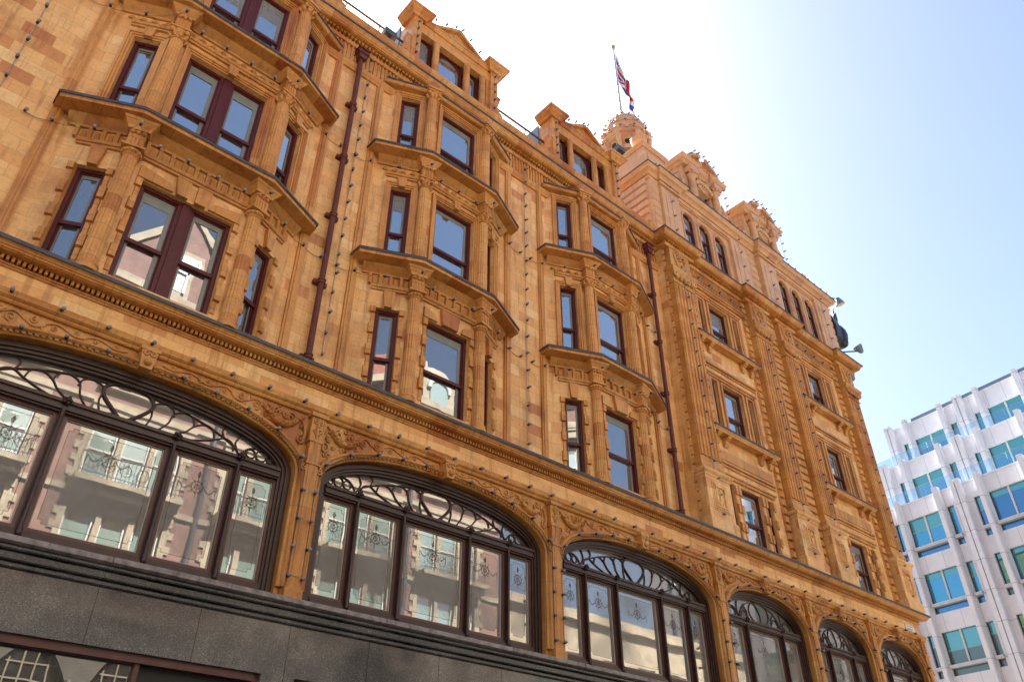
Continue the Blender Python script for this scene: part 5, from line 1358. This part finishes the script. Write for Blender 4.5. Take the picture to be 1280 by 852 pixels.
def gables(b, gx, gw, gh):
    if True:
        b.prism(FOPP, [(U(gx)-gw, 23.1), (U(gx)+gw, 23.1), (U(gx), 23.1+gh)], -.6, .1, 0)
        for s_ in (-1, 1): b.prism(FOPP, [(U(gx)+s_*(gw+.15), 23.1), (U(gx)+s_*(gw-.3), 23.1), (U(gx), 23.1+gh-.15), (U(gx), 23.1+gh+.3)], -.7, .25, 1)
        b.box(FOPP, U(gx)-1.0, U(gx)+1.0, .1, .2, 23.3, 25.9, 1); b.box(FOPP, U(gx)-.75, U(gx)+.75, .2, .22, 23.5, 25.6, 2)
        b.box(FOPP, U(gx)-.82, U(gx)-.72, .2, .3, 23.5, 25.6, 3); b.box(FOPP, U(gx)+.72, U(gx)+.82, .2, .3, 23.5, 25.6, 3); b.box(FOPP, U(gx)-.8, U(gx)+.8, .2, .3, 24.5, 24.6, 3)
for gx in (7.0, -8): one('gable', [M['brick'], M['cream'], M['gl_opp'], M['white']], BB, lambda b: gables(b, gx, 4.2, 5.0))
def rf(b):
    fr = Fr(0, YB-.3, 0, -1)
    for x0, x1 in ((-19, 26.5),):
        b.add([(x0, YB-.2, 23.1), (x1, YB-.2, 23.1), (x1, YB-5, 27.6), (x0, YB-5, 27.6), (x0, YB-14, 27.6), (x1, YB-14, 27.6)], [(0, 1, 2, 3), (3, 2, 5, 4)])
one('roof', M['tile'], BB, rf)
def lucarne(b, x):
    if True:
        b.box(FOPP, U(x)-1.1, U(x)+1.1, -3, -.2, 23.1, 25.3); b.lathe(x, YB-1.6, [(1.4, 25.3), (1.3, 25.7), (1.0, 26.2), (.5, 26.5), (.1, 26.6), (.1, 27.2)], 14)
        b.tube([FOPP(U(x)+.7*cos(pi*i/10), -.15, 24.3+.7*sin(pi*i/10)) for i in range(11)], .15, 6, 1)
        b.prism(FOPP, [(U(x)+.6*cos(pi*i/10), 24.2+.6*sin(pi*i/10)) for i in range(11)]+[(U(x)-.6, 23.4), (U(x)+.6, 23.4)], -.3, -.12, 2)
for x in (17.5, 21.8): one('dome_dormer', [M['cream'], M['white'], M['gl_opp']], BB, lambda b: lucarne(b, x))
for x in (-1.0, 10.4, 15.6, 20.6): one('drainpipe', M['iron'], BB, lambda b: b.tube([FOPP(U(x), .14, .2), FOPP(U(x), .14, 22)], .11, 8))
# cream arcade at street level, stone darkened to cut light bounced onto the store
AX = [-17.4+2.95*i for i in range(15)]
M['cream_dim'] = plain('darkened_cream_stone', (0.14, 0.122, 0.10), 0.5, .2, 3)
def arcade(b):
    zc = lambda t: 7.3+1.3*(1-abs(t)**1.5)
    b.archwall(FOPP, U(26.5), U(-19), .1, 9.5, [(U(x), 1.15, zc) for x in AX], .1, .3)
    for x in AX:
        for s_ in (-1, 1): b.tube([FOPP(U(x)+s_*1.25, .16, .2), FOPP(U(x)+s_*1.25, .16, 7.3)], .09, 8); b.ball(*FOPP(U(x)+s_*1.25, .16, 0)[:2], 7.3, .14, 0, 8)
one('arcade', M['cream_dim'], BB, arcade)
def arcg(b, x):
    b.box(FOPP, U(x)-1.16, U(x)+1.16, -.34, -.22, .2, 8.7, 0)
    for i in range(6): b.box(FOPP, U(x)-1.0+.4*i-.025, U(x)-1.0+.4*i+.025, -.24, -.14, .3, 8.6, 1)
    for i in range(15): b.box(FOPP, U(x)-1.16, U(x)+1.16, -.24, -.15, .6+.55*i, .65+.55*i, 1)
for x in AX: one('arcade_glazing', [M['gl_shop'], M['cream']], BB, lambda b: arcg(b, x))
CB = empty('cream_building', 'low cream stone building further along the opposite side, seen mirrored in the glass', 'building')
fc = Fr(58, YB, -1, 0)
h2 = [(2+2.9*i, 3.5+2.9*i, z, z+2.1) for i in range(10) for z in (2.5, 6.3, 10.1)]
one('wall', M['cream'], CB, lambda b: (b.wall(fc, 0, 31.3, .1, 14.2, h2, .05, .3), b.box(fc, 0, 31.4, -14, -.3, .1, 14.2), b.box(fc, 0, 31.3, .05, .4, 13.9, 14.4), b.box(fc, 0, 31.3, .05, .25, 9.2, 9.5)))
for a, c, z0, z1 in h2:
    w = one('window', M['white'], CB, lambda b: (b.box(fc, a, a+.08, -.25, -.1, z0, z1), b.box(fc, c-.08, c, -.25, -.1, z0, z1), b.box(fc, a, c, -.25, -.1, (z0+z1)/2-.03, (z0+z1)/2+.03)))
    one('pane', M['gl_opp'], w, lambda b: b.box(fc, a+.05, c-.05, -.24, -.18, z0, z1))
